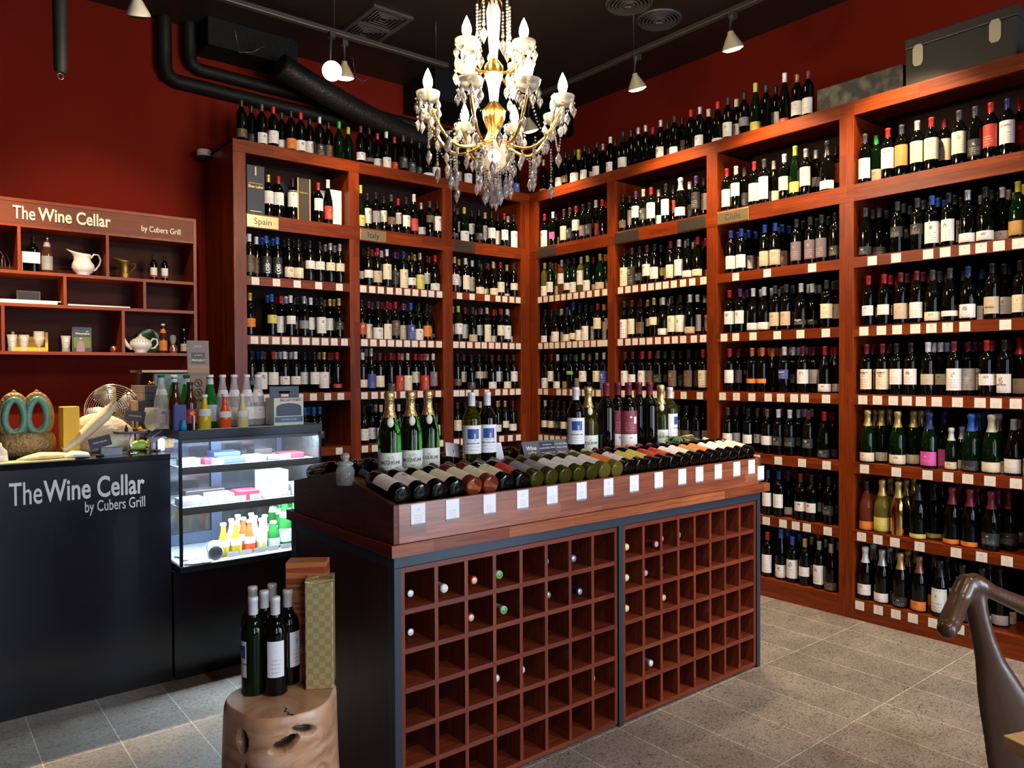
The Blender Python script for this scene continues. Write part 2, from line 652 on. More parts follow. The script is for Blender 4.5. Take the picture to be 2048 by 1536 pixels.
TAGS = {
    'A1': dict(s1=cr(470, 6.4, (262, 532, 797, 1072, 1337)), s2=cr(470, 6.4, (250, 380, 525, 650, 770, 910, 1033, 1153, 1272, 1402)),
               s3=cr(470, 6.4, (250, 420, 640, 830, 1005, 1187, 1355)), s4=cr(470, 6.4, (1335,))),
    'A2': dict(s1=cr(690, 5.2513, (190, 287, 377, 472, 565, 655, 740, 830, 908, 993)), s2=cr(690, 5.2513, (205, 300, 397, 483, 568, 653, 735, 818, 903, 988)),
               s3=cr(690, 5.2513, (205, 312, 408, 508, 612, 710, 793, 885, 980)), s4=cr(690, 5.2513, (210, 315, 560, 780, 1005))),
    'A3': dict(s1=cr(690, 5.2513, (1203, 1335, 1495, 1608, 1680, 1753, 1820)), s2=cr(690, 5.2513, (1165, 1235, 1312, 1395, 1463, 1538, 1607, 1682, 1755, 1822)),
               s3=cr(690, 5.2513, (1165, 1230, 1300, 1377, 1493, 1605, 1683, 1757, 1820)), s4=cr(690, 5.2513, (1172, 1245, 1645, 1737, 1822))),
    'R1': dict(s1=cr(1050, 5.2513, (155, 215, 277, 340, 402, 467, 532, 603, 675, 755, 837)), s2=cr(1050, 5.2513, (160, 222, 277, 335, 398, 463, 523, 587, 650, 717, 785, 845)),
               s3=cr(1050, 5.2513, (158, 218, 352, 415, 492, 555, 622, 700, 770, 845)), s4=cr(1060, 5.39, (112, 175, 237, 297, 365))),
    'R2': dict(s1=cr(1050, 5.2513, (1002, 1080, 1157, 1245, 1322, 1400, 1477, 1562, 1658, 1755, 1872)), s2=cr(1050, 5.2513, (1000, 1080, 1155, 1230, 1307, 1395, 1487, 1573, 1660, 1772, 1870)),
               s3=cr(1050, 5.2513, (1020, 1115, 1195, 1260, 1355, 1440, 1535, 1665, 1835))),
    'R3': dict(s1=cr(1400, 5.1206, (365, 687, 1147)), s2=cr(1400, 5.1206, (245, 365, 542, 790, 1027, 1287)), s3=cr(1400, 5.1206, (230, 372, 530, 697, 825, 963, 1072, 1290)),
               s4=cr(1400, 5.485, (620, 857, 1118, 1387)), s5=cr(1480, 5.485, (287, 470, 610, 732, 960))),
    'R4': dict(s1=cr(1690, 5.7207, (310, 583, 950, 1145, 1367, 1557, 1760, 1980)), s2=cr(1690, 5.7207, (215, 415, 595, 803, 987, 1172, 1370, 1833)),
               s3=cr(1690, 4.955, (175, 320, 477, 613, 750, 908, 1113, 1337, 1495, 1690)), s4=cr(1690, 4.955, (192, 507, 817, 1020, 1215, 1435, 1692)),
               s5=cr(1690, 4.042, (133, 265, 402, 602, 897, 1103, 1308)), s6=cr(1690, 4.042, (118, 268, 410, 548, 713, 920))),
}
SIGNS = {'A1': [('Spain', 0, BRASS)], 'A2': [('Italy', 0, BRASS)], 'A3': [('France', 0, PLAQ)], 'R1': [('Misc.', 0, PLAQ)],
         'R2': [('USA', 0, PLAQ), ('Australia', 1, PLAQ)], 'R3': [('Chile', 0, BRASS)]}
WHERE = {'A1': 'Spain', 'A2': 'Italy', 'A3': 'France', 'R1': 'corner Misc', 'R2': 'USA', 'R3': 'Chile', 'R4': 'outermost unmarked'}
for run in 'AR':
    ps = POSTS[run]
    for k in range(len(ps) - 1):
        key = run + str(k + 1)
        a, b = ps[k][1], ps[k + 1][0]
        t = thing('wine_shelf', 'tall red hardwood wine shelf bay, the %s one, full of bottles' % (WHERE[key] if key == 'R4' else WHERE[key] + ' plaque'), 'shelf', (0, 0, 0),
                  'wine shelf bays along both walls', 0 if run == 'A' else -PI / 2)
        posts = [ps[k + 1]] if k else [ps[k], ps[k + 1]]
        for p in posts:
            q = MB()
            e = .004 if (run, p) in (('A', ps[-1]),) else 0
            x1 = p[1] - (.0005 if run == 'A' and p == ps[-1] else 0)
            x0 = p[0] + (.0005 if run == 'R' and p == ps[0] else 0)
            q.box(x0, x1, 0, .03, 0, LV['T'] - .086)
            if not (run == 'R' and p == ps[0]):
                q.box(x0 + .004, x1 - (.03 if run == 'A' and p == ps[-1] else .004), .03, DEPTH, 0, LV['T'] - .086)
            if run == 'A' and p == ps[0]:
                q.box(x0, x0 + .02, .03, YB - .002, 0, LV['T'])
            obj('post', q, [WOOD], t, bevel=.0015)
        # carcass back
        obj('back_panel', MB().box(a, b, DEPTH, DEPTH + .015, 0, LV['T'] - .02), LINING, t)
        l, r = (ps[k][0] if not k else ps[k][1] + .0003), ps[k + 1][1]
        if run == 'R' and k == 0:
            l += .0005
        q = MB().box(l, r, -.001, .03, LV['T'] - .086, LV['T'])
        q.box(l, r - (.0 if not (run == 'A' and k == 2) else .03), .03, .56, LV['T'] - .02, LV['T'])
        obj('top_board', q, WOOD, t, bevel=.0015)
        for nm, z in LV.items():
            if nm == 'T':
                continue
            h = .1 if nm == 'U' else (.123 if nm == 's6' else .063)
            q = MB().box(a, b, 0 if nm != 'U' else -.0012, .022, z - h, z)
            if nm == 'U':
                q = MB().box(l if k or run == 'R' else a, r if k < len(ps) - 2 else b, -.0014, -.0002, z - h, z)
                q.box(a, b, 0, .022, z - h, z)
            q.box(a, b, .022, DEPTH, z - .022, z)
            obj('rail_shelf' if nm == 'U' else 'shelf', q, WOOD, t)
        for nm, v in TAGS[key].items():
            z = LV[nm] - .033
            for px in v:
                u = u_of(run, px, -.002, z)
                u = min(max(u, a + .028), b - .028)
                o = link('price_tag', tagmesh, CARDW, t, (u, -.0016, z))
        for s, side, pm in SIGNS.get(key, []):
            wd = .225 if run == 'A' else .25
            x0 = a + .004 if not side else b - wd - .004
            pl = obj('country_plaque', MB().box(x0, x0 + wd, -.006, -.0016, LV['U'] - .094, LV['U'] - .01), pm, t, bevel=.001)
            text('plaque_lettering', s, .062, (x0 + wd / 2, -.0062, LV['U'] - .072), (PI / 2, 0, 0), INK, pl, .0004, 0, 'CENTER')
# ------------------------------------------------------------------ bottles
CAPC = dict(k=((.012, .012, .012), 'black'), d=((.05, .05, .055), 'charcoal'), r=((.42, .02, .02), 'red'), m=((.15, .015, .03), 'maroon'), w=((.72, .72, .74), 'white'),
            s=((.45, .46, .48), 'silver'), g=((.60, .42, .14), 'gold'), y=((.55, .55, .06), 'lime yellow'), b=((.03, .10, .42), 'blue'), n=((.02, .03, .13), 'navy'),
            p=((.09, .04, .22), 'purple'), o=((.62, .16, .03), 'orange'), c=((.28, .13, .08), 'copper brown'), e=((.04, .42, .08), 'green'), t=((.62, .55, .40), 'cream'))
CAPM = {k: mat('capsule_' + v[1].replace(' ', '_'), v[0], .35, metal=.55 if k in 'sgc' else .1) for k, v in CAPC.items()}
DK = (.12, .10, .10)
LABC = dict(W=((.80, .78, .76), DK, (.25, .1, .1), 'white'), C=((.78, .70, .52), DK, (.4, .25, .1), 'cream'), c=((.55, .45, .32), DK, (.3, .2, .1), 'tan'),
            g=((.22, .22, .24), (.5, .5, .5), (.4, .4, .4), 'grey'), y=((.65, .55, .12), DK, (.3, .2, .0), 'yellow'), o=((.75, .22, .03), DK, (.3, .1, 0), 'orange'),
            r=((.45, .03, .02), (.7, .5, .4), (.8, .5, .1), 'red'), b=((.05, .08, .30), (.6, .6, .7), (.7, .7, .8), 'blue'), p=((.65, .08, .35), (.8, .5, .7), (.9, .6, .8), 'pink'),
            n=((.10, .06, .04), (.45, .35, .25), (.5, .25, .12), 'dark pictorial'), e=((.20, .42, .06), DK, (.9, .85, .2), 'green'), K=((.02, .02, .022), (.55, .55, .55), (.5, .5, .5), 'black'),
            O=((.50, .27, .08), DK, (.2, .1, .05), 'golden tan'), v=((.16, .12, .15), (.6, .5, .3), (.6, .45, .2), 'mauve'))
LABC['F'] = ((.72, .74, .70), (.03, .05, .4), (.03, .05, .45), 'blue-flowered white')
LABM = {k: labelmat(k + 'wine', *v[:3]) for k, v in LABC.items()}
GD = mat('dark_bottle_glass', (.0015, .002, .0012), .03, spec=.4)
GG = mat('green_bottle_glass', (.0015, .008, .002), .03, spec=.4)
GA = mat('amber_bottle_glass', (.05, .018, .004), .04, spec=.6)
GY = mat('pale_wine_glass', (.62, .52, .10), .03, trans=.85, ior=1.3)
GR = mat('rose_wine_glass', (.75, .16, .07), .03, trans=.85, ior=1.3)
# shape: body radius, height, body profile, capsule profile, straight part of the body (label fits there)
SH = {
    'b': (.0365, .300, [(0, .004), (.030, 0), (.0355, .003), (.0365, .008), (.0365, .188), (.0345, .206), (.026, .222), (.0165, .236), (.0138, .25), (.0132, .262), (.0132, .297)], [(.0146, .238), (.0146, .285), (.0156, .286), (.0156, .297), (.014, .300), (0, .300)]),
    'u': (.041, .296, [(0, .004), (.034, 0), (.040, .003), (.041, .008), (.041, .135), (.0385, .160), (.031, .190), (.0215, .215), (.0155, .235), (.0138, .25), (.0132, .292)], [(.0150, .236), (.0146, .283), (.0156, .284), (.0156, .293), (.014, .296), (0, .296)]),
    'f': (.0355, .335, [(0, .004), (.029, 0), (.0345, .003), (.0355, .008), (.0355, .150), (.0335, .175), (.028, .205), (.021, .235), (.0155, .265), (.0135, .285), (.0132, .331)], [(.0150, .272), (.0146, .320), (.0156, .321), (.0156, .332), (.014, .335), (0, .335)]),
    'h': (.044, .318, [(0, .004), (.036, 0), (.043, .003), (.044, .008), (.044, .150), (.0415, .172), (.034, .200), (.0245, .225), (.018, .245), (.0158, .262), (.015, .312)], [(.0262, .222), (.0185, .246), (.0168, .262), (.0160, .285), (.0185, .287), (.0182, .294), (.0205, .300), (.0195, .312), (.014, .318), (0, .318)]),
}
SH['m'] = (.031, .235, [(r * .72, z * .74) for r, z in SH['h'][2]], [(r * .8, z * .74) for r, z in SH['h'][3]])
NAMESHAPE = dict(b='wine bottle', u='sloping-shouldered bottle', f='tall slim bottle', h='sparkling wine bottle', m='small sparkling bottle')
MESH = {}


def bmesh_(shape, part, lo=0, hi=0, seg=18):
    k = (shape, part, lo, hi, seg)
    if k not in MESH:
        mb = MB()
        r, h, prof, cap = SH[shape]
        if part == 'body':
            mb.lathe(prof, seg)
        elif part == 'cap':
            mb.lathe(cap, seg)
        else:
            def rad(z):
                for (r0, z0), (r1, z1) in zip(prof, prof[1:]):
                    if z0 <= z <= z1 and z1 > z0:
                        return r0 + (r1 - r0) * (z - z0) / (z1 - z0)
                return r
            n = 5
            half = 1.38 if part == 'lab' else .72
            zs = [lo * h + (hi - lo) * h * i / n for i in range(n + 1)]
            mb.lathe([(rad(z) + .0007, z) for z in zs], 12, None, 0, (-PI / 2 - half, -PI / 2 + half))
        MESH[k] = mb.mesh({'body': 'wine_bottle', 'cap': 'capsule', 'lab': 'label', 'nlab': 'label'}[part])
    return MESH[k]


def bottle(name, shape, glass, cap, lab, lo, hi, loc, rot=(0, 0, 0), label='', cat='bottle', group=None, seg=18, sc=1, lp='lab'):
    o = link(name, bmesh_(shape, 'body', seg=seg), glass, None, loc)
    o.rotation_euler = rot
    o.scale = (sc, sc, sc)
    tag(o, label, cat, group)
    link('capsule', bmesh_(shape, 'cap', seg=seg), CAPM[cap] if isinstance(cap, str) else cap, o)
    if lab and lab != 'k':
        link('label', bmesh_(shape, lp, lo, hi), LABM[lab] if isinstance(lab, str) else lab, o)
    return o


# one line per shelf: zoom origin, zoom scale, then column + capsule + paper (+ paper's span in tenths, + bottle shape)
ROWS = {
    'A1T': (380, 4.8, '495kn13 590kK03 690dW03 800rW14 880kW03 970ko03 1063rW03 1150kW04 1245sK03 1330kn14 1432ek00u 1520yk00u'),
    'A2T': (690, 5.2513, '165mW13 255kn12 342rW13 435wW03 520rr03 612dK14 700kK03 780kK03 870kW01u 955kW03'),
    'A3T': (690, 5.2513, '1090wg02 1180wg03 1290sW03 1400tW03 1500kn03 1600wW13 1690kb03 1740kn03 1790kb03'),
    'R1T': (1050, 5.12, '190go01u 285kk00 350nW03 415kn13 455kk00 510kW03u 550ye13h 610kW03 660kW03 735kW03 800sW01u'),
    'R2T': (1050, 5.12, '875wW03 925kW01u 1005kW03h 1085kk00 1160sk00 1235sk00 1310rW01u 1390sW03 1460kn03 1530kW02 1610kn04 1700rk00 1790sW03 1880wr01u'),
    'R3T': (1380, 5.39, '300rW01u 410kW04 500wW04 585kg24 705yy02f 820kk00 925kW04 1020wr01f 1155cW14 1275mW04'),
    'A1U': (380, 4.8, '752gW36 850rW36 985kW37 1230rW36 1325wr14f'),
    'A2U': (690, 5.2513, '160yy03f 235kW26 325kg25 408kW36 487dn24 560rW36 640kW25 725wr14f 800sW13u 890dn46 970kW26'),
    'A3U': (690, 5.2513, '1145kK12 1180dW36 1252yW03u 1330kW36 1405kK13u 1473tW26 1537kW25 1605kW15 1672rW25 1737wb14 1810kW05'),
    'R1U': (1050, 5.2513, '180rW05 240kK14 295wp24 330ny03 412dC15 475dK14 540rW36 612kv14 680kK14 745wr14f 815rk00 850rW36'),
    'R2U': (1050, 5.2513, '1020kn13 1100dg26 1165pW36 1243tK25 1325rW26 1405sW03u 1480kW26 1558kr36 1635wW13h 1730wK14u 1800pK26 1880kW26'),
    'R3U': (1400, 5.1206, '262rC15 370tC36 455dK14 555rC15 657dW16 757sC03u 865wC25 975yy13f 1085sC26 1190sg24 1305kW02h 1400kW26'),
    'R4U': (1690, 5.12, '187dW15 320ec03 440rW26 580dO26 740tC26 885rC26 1020mC26 1170dC26 1335dK14 1495rr26 1665nW26 1800rr26'),
    'A1s1': (470, 6.4, '170wn15 275wn15 400bK15 540bK15 685kC03 810kC03 957kW35 1085kW35 1220sC35 1340sC35'),
    'A1s2': (470, 6.4, '185go24 470by35 585rW15 711wW35 797kg24 885sg24 970wW25 1103kW15 1213gW25 1330gK24'),
    'A1s3': (470, 6.4, '210kK24 345nW15 490rW25 635wW24 775wW24 893kW25 1015kW25 1140gW15 1210mK24 1305rr12'),
    'A1s4': (470, 6.4, '895bK24 943bK24 1010bK24 1085bK24'),
    'A2s1': (690, 5.2513, '245kW24 340rc14 440wC26 525mK15 615nC05 700kW13 788gy04 862kW25 945rW02u'),
    'A2s2': (690, 5.2513, '175kr14 250mC04 345dW03u 443mC04 530rn15 612rC04 690bb04 775kW03 860ko14 940kK12u'),
    'A2s3': (690, 5.2513, '185wC13 275sb04f 365mC14 480mK02 567rr04 658tC04 740rC25 838rr04 925wv15'),
    'A2s4': (690, 5.2513, '200kW14 283kW14 378tW04 470kK14 565tC04 660kK14 760kr24 860kK14 955kC14'),
    'A3s1': (690, 5.2513, '1150gW25 1197gW25 1265wC15 1337wC15 1409kC02u 1483kC02u 1557tC02u 1633rC14 1700tC01u 1772dC24'),
    'A3s2': (690, 5.2513, '1190yW25 1260mW15 1340dc02u 1413mW25 1490tC05 1560rC02u 1632rC25 1702wW15 1770tC02u'),
    'A3s3': (690, 5.2513, '1180kn13 1247mC25 1325kK02u 1408kc35 1478kc35 1543mW02u 1613mW25 1697kC02u 1770dW25'),
    'A3s4': (690, 5.2513, '1180mC25 1262kK13 1340kK13 1420tK13 1500gK13 1600gW13 1680gC24 1760mW13'),
    'R1s1': (1050, 5.2513, '200yW03 268dW14 325rW03 387sW36 450kW13 515kW03 590sW26 655yW03 720mW02u 790gc02u 845oC13'),
    'R1s2': (1050, 5.2513, '210kW02u 262dC02u 325kW03u 385wW03u 445nC02u 510nC02f 575kW03 640kW04 695ke04 765rC36 830yC05'),
    'R1s3': (1050, 5.2513, '215kW03 280mW25 345wW02u 412dC02u 480ke45 545eW03u 612gW25 680gK12u 757gC25 832wb05'),
    'R1s4': (1060, 5.39, '165tC24 237kC24 305kK24 372kC24 440kK14 720dC35'),
    'R2s1': (1050, 5.2513, '1043kC05 1125dK05 1205kK13 1283mW25 1362kW14 1430ky24 1530mC04 1620wW15 1710dW02u 1815rC02u'),
    'R2s2': (1050, 5.2513, '1043dW05 1125mC15 1215kn14 1290gC35 1355gC35 1452wW02u 1545kC15 1632kW05 1735wc02u 1813wW15'),
    'R2s3': (1050, 5.2513, '1055mW15 1133mW24 1235rW15 1312rn05 1400dK24 1475dK24 1555kn15 1635kK14 1720kn15 1800kn15 1873rC05'),
    'R2s4': (1060, 5.39, '1180rK14 1290kK14 1400tK14 1500kn14 1600kn14 1690kn14 1800kK14 1872kC14'),
    'R3s1': (1400, 5.1206, '318bW14 425bW14 665bc04 770bc04 990dv15 1130dv15 1248dv15 1385kK13'),
    'R3s2': (1400, 5.1206, '303rW25 412pW25 545wW02u 658wW02u 770dc14 883dc14 1035wK12u 1150wK12u 1297dC25 1405kC25'),
    'R3s3': (1400, 5.1206, '305rW25 395mv25 535oo23 640oo23 745ok01u 865wb35 955wK24 1056mW25 1163mW25 1280rW02u 1388rW02u'),
    'R3s4': (1400, 5.485, '305dW24 402dW24 530kW24 632cW24 736cW24 860wK24 985wK24 1080wK24 1190mK24 1365rK02u 1465mK02u'),
    'R3s5': (1400, 5.485, '745nW25 865nW25 965mC02u 1103mW24 1225kW24 1325kg24 1415kK24'),
    'R3s6': (1480, 5.485, '302rW15 450bW03f 575bW15 712gW24 870sW15 1000sn02u'),
    'R4s1': (1700, 5.1206, '150dK02u 300dK02u 485dK35 690dK35 840bW15 1010kW15 1205sW02u 1385kW02u 1560wW02u 1720yO03u'),
    'R4s2': (1700, 5.1206, '190rW24 350rW24 520mc14 683mW14 847dC02u 1023dW12u 1210nW03u 1455kc14 1580kW14 1745kC14'),
    'R4s3': (1690, 4.955, '215mC15 372mC15 510kW25 653kW25 823wc24 945wC24 1080mW15 1220mW15 1405rW24 1583kW04 1735rc03h'),
    'R4s4': (1690, 4.955, '225gC02h 358gC02h 522gC02h 678gC02h 835np03h 1053wC02m 1250bK02h 1450tC02h 1670sW03u'),
    'R4s5': (1690, 4.042, '175ko02u 300gy03h 432gk00h 590ky01h 722ky01h 865mo01h 1010mo01h 1180mK13h 1325mK13h'),
    'R4s6': (1690, 4.042, '150wW13h 300sW02h 448gK02h 600co02h 770kF05h 950kK02h 1110kW02h 1255kW02h'),
}
SHELFN = dict(T='top of', U='top shelf', s1='second shelf', s2='third shelf', s3='fourth shelf', s4='fifth shelf', s5='sixth shelf', s6='bottom shelf')
ORD = 'first second third fourth fifth sixth seventh eighth ninth tenth eleventh twelfth thirteenth fourteenth'.split()
import re
LIST = []      # every front bottle
for key, (o, s, toks) in ROWS.items():
    run, bay, nm = key[0], key[:2], key[2:]
    z = LV[nm]
    last = {}
    for n, tk in enumerate(toks.split()):
        px, cap, lab, lo, hi, sh = re.match(r'(\d+)(\w)(\w)(\d)(\d)(\w?)$', tk).groups()
        sh = sh or 'b'
        d = .055 if nm != 'T' else .07
        for _ in range(3):
            u = u_of(run, o + int(px) / s, d, z + .12)
            if n and abs(u - last[1]) < SH[sh][0] + SH[last[2]][0] + .001 and abs(d - last[0]) < .07:
                d += .078
            else:
                break
        pk = int(bay[1]) - 1
        lo_u, hi_u = POSTS[run][pk][1] + SH[sh][0] + .003, POSTS[run][pk + 1][0] - SH[sh][0] - .003
        if nm != 'T' and run + nm:
            if n == 0:
                u = max(u, lo_u)
            if nm != 'T':
                u = min(max(u, lo_u), hi_u)
        if n and (abs(u - last[1]) < SH[sh][0] + SH[last[2]][0] + .001) and abs(d - last[0]) < .07:
            u = last[1] + SH[sh][0] + SH[last[2]][0] + .002
        last = (d, u, sh)
        P = wpos(run, u, d, z + .0005)
        x, y = pr((P[0], P[1], P[2] + .15))
        D = (Vector(P) - CAM).length
        vis = 0 < x < 2048
        if bay in ('A1',) and nm in ('s4',):
            vis = vis and True
        LIST.append(dict(key=key, bay=bay, nm=nm, run=run, n=n, cap=cap, lab=lab, lo=int(lo) / 10, hi=int(hi) / 10, sh=sh, P=P, d=d, u=u, size=(SH[sh][1] / D) if vis else 0,
                         glass={'y': GY if nm == 's5' else GG, 'e': GG}.get(cap, GD), rz=(0 if run == 'A' else -PI / 2) + rnd.uniform(-.22, .22)))
for q in LIST:
    if q['sh'] in 'hm' and q['glass'] is GD:
        q['glass'] = GG if q['nm'] == 's4' else GD
    if q['key'] == 'R1s1':
        q['glass'] = (GY, GG, GY, GR, GG, GG, GY, GG, GG, GG, GG)[q['n']]
    if q['key'] == 'R4s5':
        q['glass'] = (GR, GY, mat('gilded_bottle', (.8, .5, .15), .12, metal=1))[q['n']] if q['n'] < 3 else GD
N_LYING = 46
N_ISLAND = 12
still = sorted([q for q in LIST if q['sh'] not in 'hm'], key=lambda q: -q['size'])
keep = {id(q) for q in still[:300 - N_LYING - N_ISLAND - 26]} | {id(q) for q in LIST if q['sh'] in 'hm'}
GN = {id(GD): 'dark', id(GG): 'green', id(GY): 'pale gold', id(GR): 'rose'}
REST = MB()
RM = []


def rest_mat(mm):
    if mm not in RM:
        RM.append(mm)
    return RM.index(mm)


def rest_add(sh, glass, cap, lab, lo, hi, P, rz):
    M = Matrix.Translation(P) @ Matrix.Rotation(rz, 4, 'Z')
    r, h, prof, cp = SH[sh]
    REST.lathe(prof[1:], 10, M, rest_mat(glass))
    REST.lathe(cp, 8, M, rest_mat(CAPM[cap]))
    if lab != 'k':
        half = 1.38
        REST.lathe([(r + .0008, lo * h), (r + .0008, min(hi * h, .19 if sh == 'b' else .15))], 8, M, rest_mat(LABM[lab]), (-PI / 2 - half, -PI / 2 + half))


BAYN = dict(A1='Spain bay', A2='Italy bay', A3='France bay', R1='Misc bay', R2='USA bay', R3='Chile bay', R4='unmarked bay')
for q in LIST:
    side = 'counter' if q['run'] == 'A' else 'corner'
    if id(q) in keep:
        sp = q['sh'] in 'hm'
        g = GN.get(id(q['glass']), 'gilded')
        lb = (LABC[q['lab']][3] + ' label') if q['lab'] != 'k' else 'no label'
        kind = {'b': 'bottle', 'u': 'sloped bottle', 'f': 'slim bottle', 'h': 'sparkling bottle', 'm': 'small sparkling bottle'}[q['sh']]
        where = ('%s from %s on top of %s' if q['nm'] == 'T' else '%s from %s side, ' + SHELFN[q['nm']] + ', %s') % (ORD[q['n']], side, BAYN[q['bay']])
        q['obj'] = bottle('sparkling_wine_bottle' if sp else 'wine_bottle', q['sh'], q['glass'], q['cap'], q['lab'], q['lo'], q['hi'], q['P'], (0, 0, q['rz']),
               '%s %s, %s, %s cap, %s' % (g, kind, lb, CAPC[q['cap']][1].split()[0], where), 'bottle',
               ('sparkling bottles on the ' if sp else 'bottles on the ') + (SHELFN[q['nm']] + (' the ' if q['nm'] == 'T' else ' of the ') + BAYN[q['bay']]))
    else:
        rest_add(q['sh'], q['glass'], q['cap'], q['lab'], q['lo'], q['hi'], q['P'], q['rz'])
    # the rows standing behind
    if q['nm'] in ('T', 'U') or q['bay'] + q['nm'] == 'A1s4':
        continue
    d = q['d']
    for j in range(2):
        d += SH[q['sh']][0] * 2 + .012
        if d > DEPTH - SH[q['sh']][0] or rnd.random() < .18:
            continue
        P = wpos(q['run'], q['u'], d, LV[q['nm']] + .0005)
        rest_add(q['sh'], GD if q['glass'] is GD else q['glass'], q['cap'], q['lab'] if rnd.random() < .8 else 'k', q['lo'], q['hi'], P, q['rz'] * .5)
for key, n, s, sz, z, vert in (('A1s1', 2, 'LOIS', .036, .03, 1), ('A1s1', 3, 'LOIS', .036, .03, 1), ('R3s2', 6, 'VILLARD', .012, .055, 0), ('R3s2', 7, 'VILLARD', .012, .055, 0), ('R3s3', 5, 'VILLARD', .011, .13, 0),
                                ('R4s3', 0, 'RAMOS', .012, .125, 0), ('R4s3', 1, 'RAMOS', .012, .125, 0), ('R4s3', 9, 'PATRIA', .012, .06, 0), ('R4s2', 7, 'PETREA', .012, .06, 0), ('R4U', 10, 'SECRETA', .013, .15, 0)):
    for q in LIST:
        if q['key'] == key and q['n'] == n and 'obj' in q:
            lt = LETTER if q['lab'] in 'Kbr' or vert else INK
            r = SH[q['sh']][0] + .0012
            if vert:
                text('label_lettering', s, sz, (.012, -r, z), (PI / 2, -PI / 2, 0), lt, q['obj'], .0003, .0008)
            else:
                text('label_lettering', s, sz, (0, 0, z), (PI / 2, 0, 0), lt, q['obj'], .0002, .0001, 'CENTER', width=.05, ht=r)
ro = obj('shelf_bottle_mass', REST, RM)
ro['kind'] = 'stuff'
tag(ro, 'the many further dark wine bottles crowding the far shelves and the rows behind', 'bottles')

# gift boxes and the two cases on top
def carton(name, label, cat, x0, x1, y0, y1, z0, z1, mm, bev=.002, rot=0):
    t = obj(name, MB().box(x0 - (x0 + x1) / 2, x1 - (x0 + x1) / 2, y0 - (y0 + y1) / 2, y1 - (y0 + y1) / 2, 0, z1 - z0), mm, None, ((x0 + x1) / 2, (y0 + y1) / 2, z0), bevel=bev)
    t.rotation_euler = (0, 0, rot)
    return tag(t, label, cat)


NAVY = mat('navy_card', (.018, .028, .055), .5)
GFOIL = mat('gold_foil_print', (.7, .5, .12), .35, metal=.6)
zU = LV['U'] + .0005
u0, u1 = u_of('A', 491, .03, zU + .15), u_of('A', 526.5, .03, zU + .15)
c = carton('gift_carton', 'tall navy blue whisky carton with gold print on the Spain top shelf', 'box', u0 + .01, u1 + .01, .03, .15, zU, zU + .345, NAVY)
w_ = (u1 - u0)
text('carton_print', 'JOHNNIE WALKER', .012, (0, -.0605, .215), (PI / 2, 0, 0), GFOIL, c, .0003, 0, 'CENTER')
text('carton_print', 'Blue Label', .026, (0, -.0605, .188), (PI / 2, 0, 0), GFOIL, c, .0003, .0006, 'CENTER')
q = MB().box(-.004, .004, -.0612, -.0602, .275, .335)
q.box(-.04, .04, -.0612, -.0602, .022, .026)
q.lathe([(.012, 0), (.012, .001)], 10, Matrix.Translation((0, -.0605, .06)) @ Matrix.Rotation(PI / 2, 4, 'X'))
obj('foil_emblem', q, GFOIL, c)
u0, u1 = u_of('A', 556, .2, zU + .15), u_of('A', 575, .2, zU + .15)
carton('gift_carton', 'second navy carton standing behind the bottles on the Spain top shelf', 'box', u0, u1, .19, .29, zU, zU + .30, NAVY)
u0, u1 = u_of('A', 595, .03, zU + .15), u_of('A', 621, .03, zU + .15)
c = carton('gift_carton', 'narrow dark brown carton with gold edges on the Spain top shelf', 'box', u0, u1, .03, .13, zU, zU + .31, mat('brown_card', (.035, .025, .02), .5))
q = MB().box(-(u1 - u0) / 2 - .0005, -(u1 - u0) / 2 + .008, -.0508, -.0501, 0, .31)
q.box((u1 - u0) / 2 - .008, (u1 - u0) / 2 + .0005, -.0508, -.0501, 0, .31)
obj('gold_edge', q, GFOIL, c)
text('carton_print', 'Ballantine', .016, (0, -.0508, .2), (PI / 2, 0, 0), GFOIL, c, .0003, 0, 'CENTER')
u0, u1 = u_of('A', 656, .12, zU + .15), u_of('A', 681, .12, zU + .15)
c = carton('gift_carton', 'white whisky carton behind the slim red bottle on the Spain top shelf', 'box', u0, u1, .10, .20, zU, zU + .28, WHITE)
text('carton_print', 'Ballantine', .016, (0, -.0508, .19), (PI / 2, 0, 0), mat('grey_ink', (.3, .3, .35), .5), c, .0003, 0, 'CENTER')
u0, u1 = u_of('A', 637, .2, zU + .15), u_of('A', 655, .2, zU + .15)
carton('gift_carton', 'white carton standing behind the red-capped green bottle, Spain top shelf', 'box', u0, u1, .19, .29, zU, zU + .285, WHITE)
# cases standing on top of the shelving
stone, t_, b_ = nt('dark_mottled_stone')
n_ = t_.nodes.new('ShaderNodeTexNoise')
n_.inputs['Scale'].default_value = 14
n_.inputs['Detail'].default_value = 8
cr_ = t_.nodes.new('ShaderNodeValToRGB')
cr_.color_ramp.elements[0].color = (.02, .02, .018, 1)
cr_.color_ramp.elements[0].position = .45
cr_.color_ramp.elements[1].color = (.16, .15, .12, 1)
cr_.color_ramp.elements[1].position = .75
tc_ = t_.nodes.new('ShaderNodeTexCoord')
t_.links.new(tc_.outputs['Object'], n_.inputs['Vector'])
t_.links.new(n_.outputs['Fac'], cr_.inputs[0])
t_.links.new(cr_.outputs[0], b_.inputs['Base Color'])
zt = LV['T'] + .0005
y0 = at(1634, 190, 'x', .08).y
y1 = at(1806, 150, 'x', .08).y
hh = at(1640, 164, 'x', .08).z - at(1640, 214, 'x', .08).z
bx = MB().box(.08, .34, y1, y0, zt, zt + .16)
bx.box(.085, .335, y1 + .005, y0 - .005, zt + .16, zt + .164)
tag(obj('stone_trough', bx, stone, bevel=.003), 'mottled dark stone block on top of the shelving beside the black case', 'trough')
y0 = at(1811, 130, 'x', .06).y
y1 = at(2034, 80, 'x', .06).y
cs = thing('flight_case', 'long black case with two metal latch plates on top of the shelving', 'case', (.06, y0, zt))
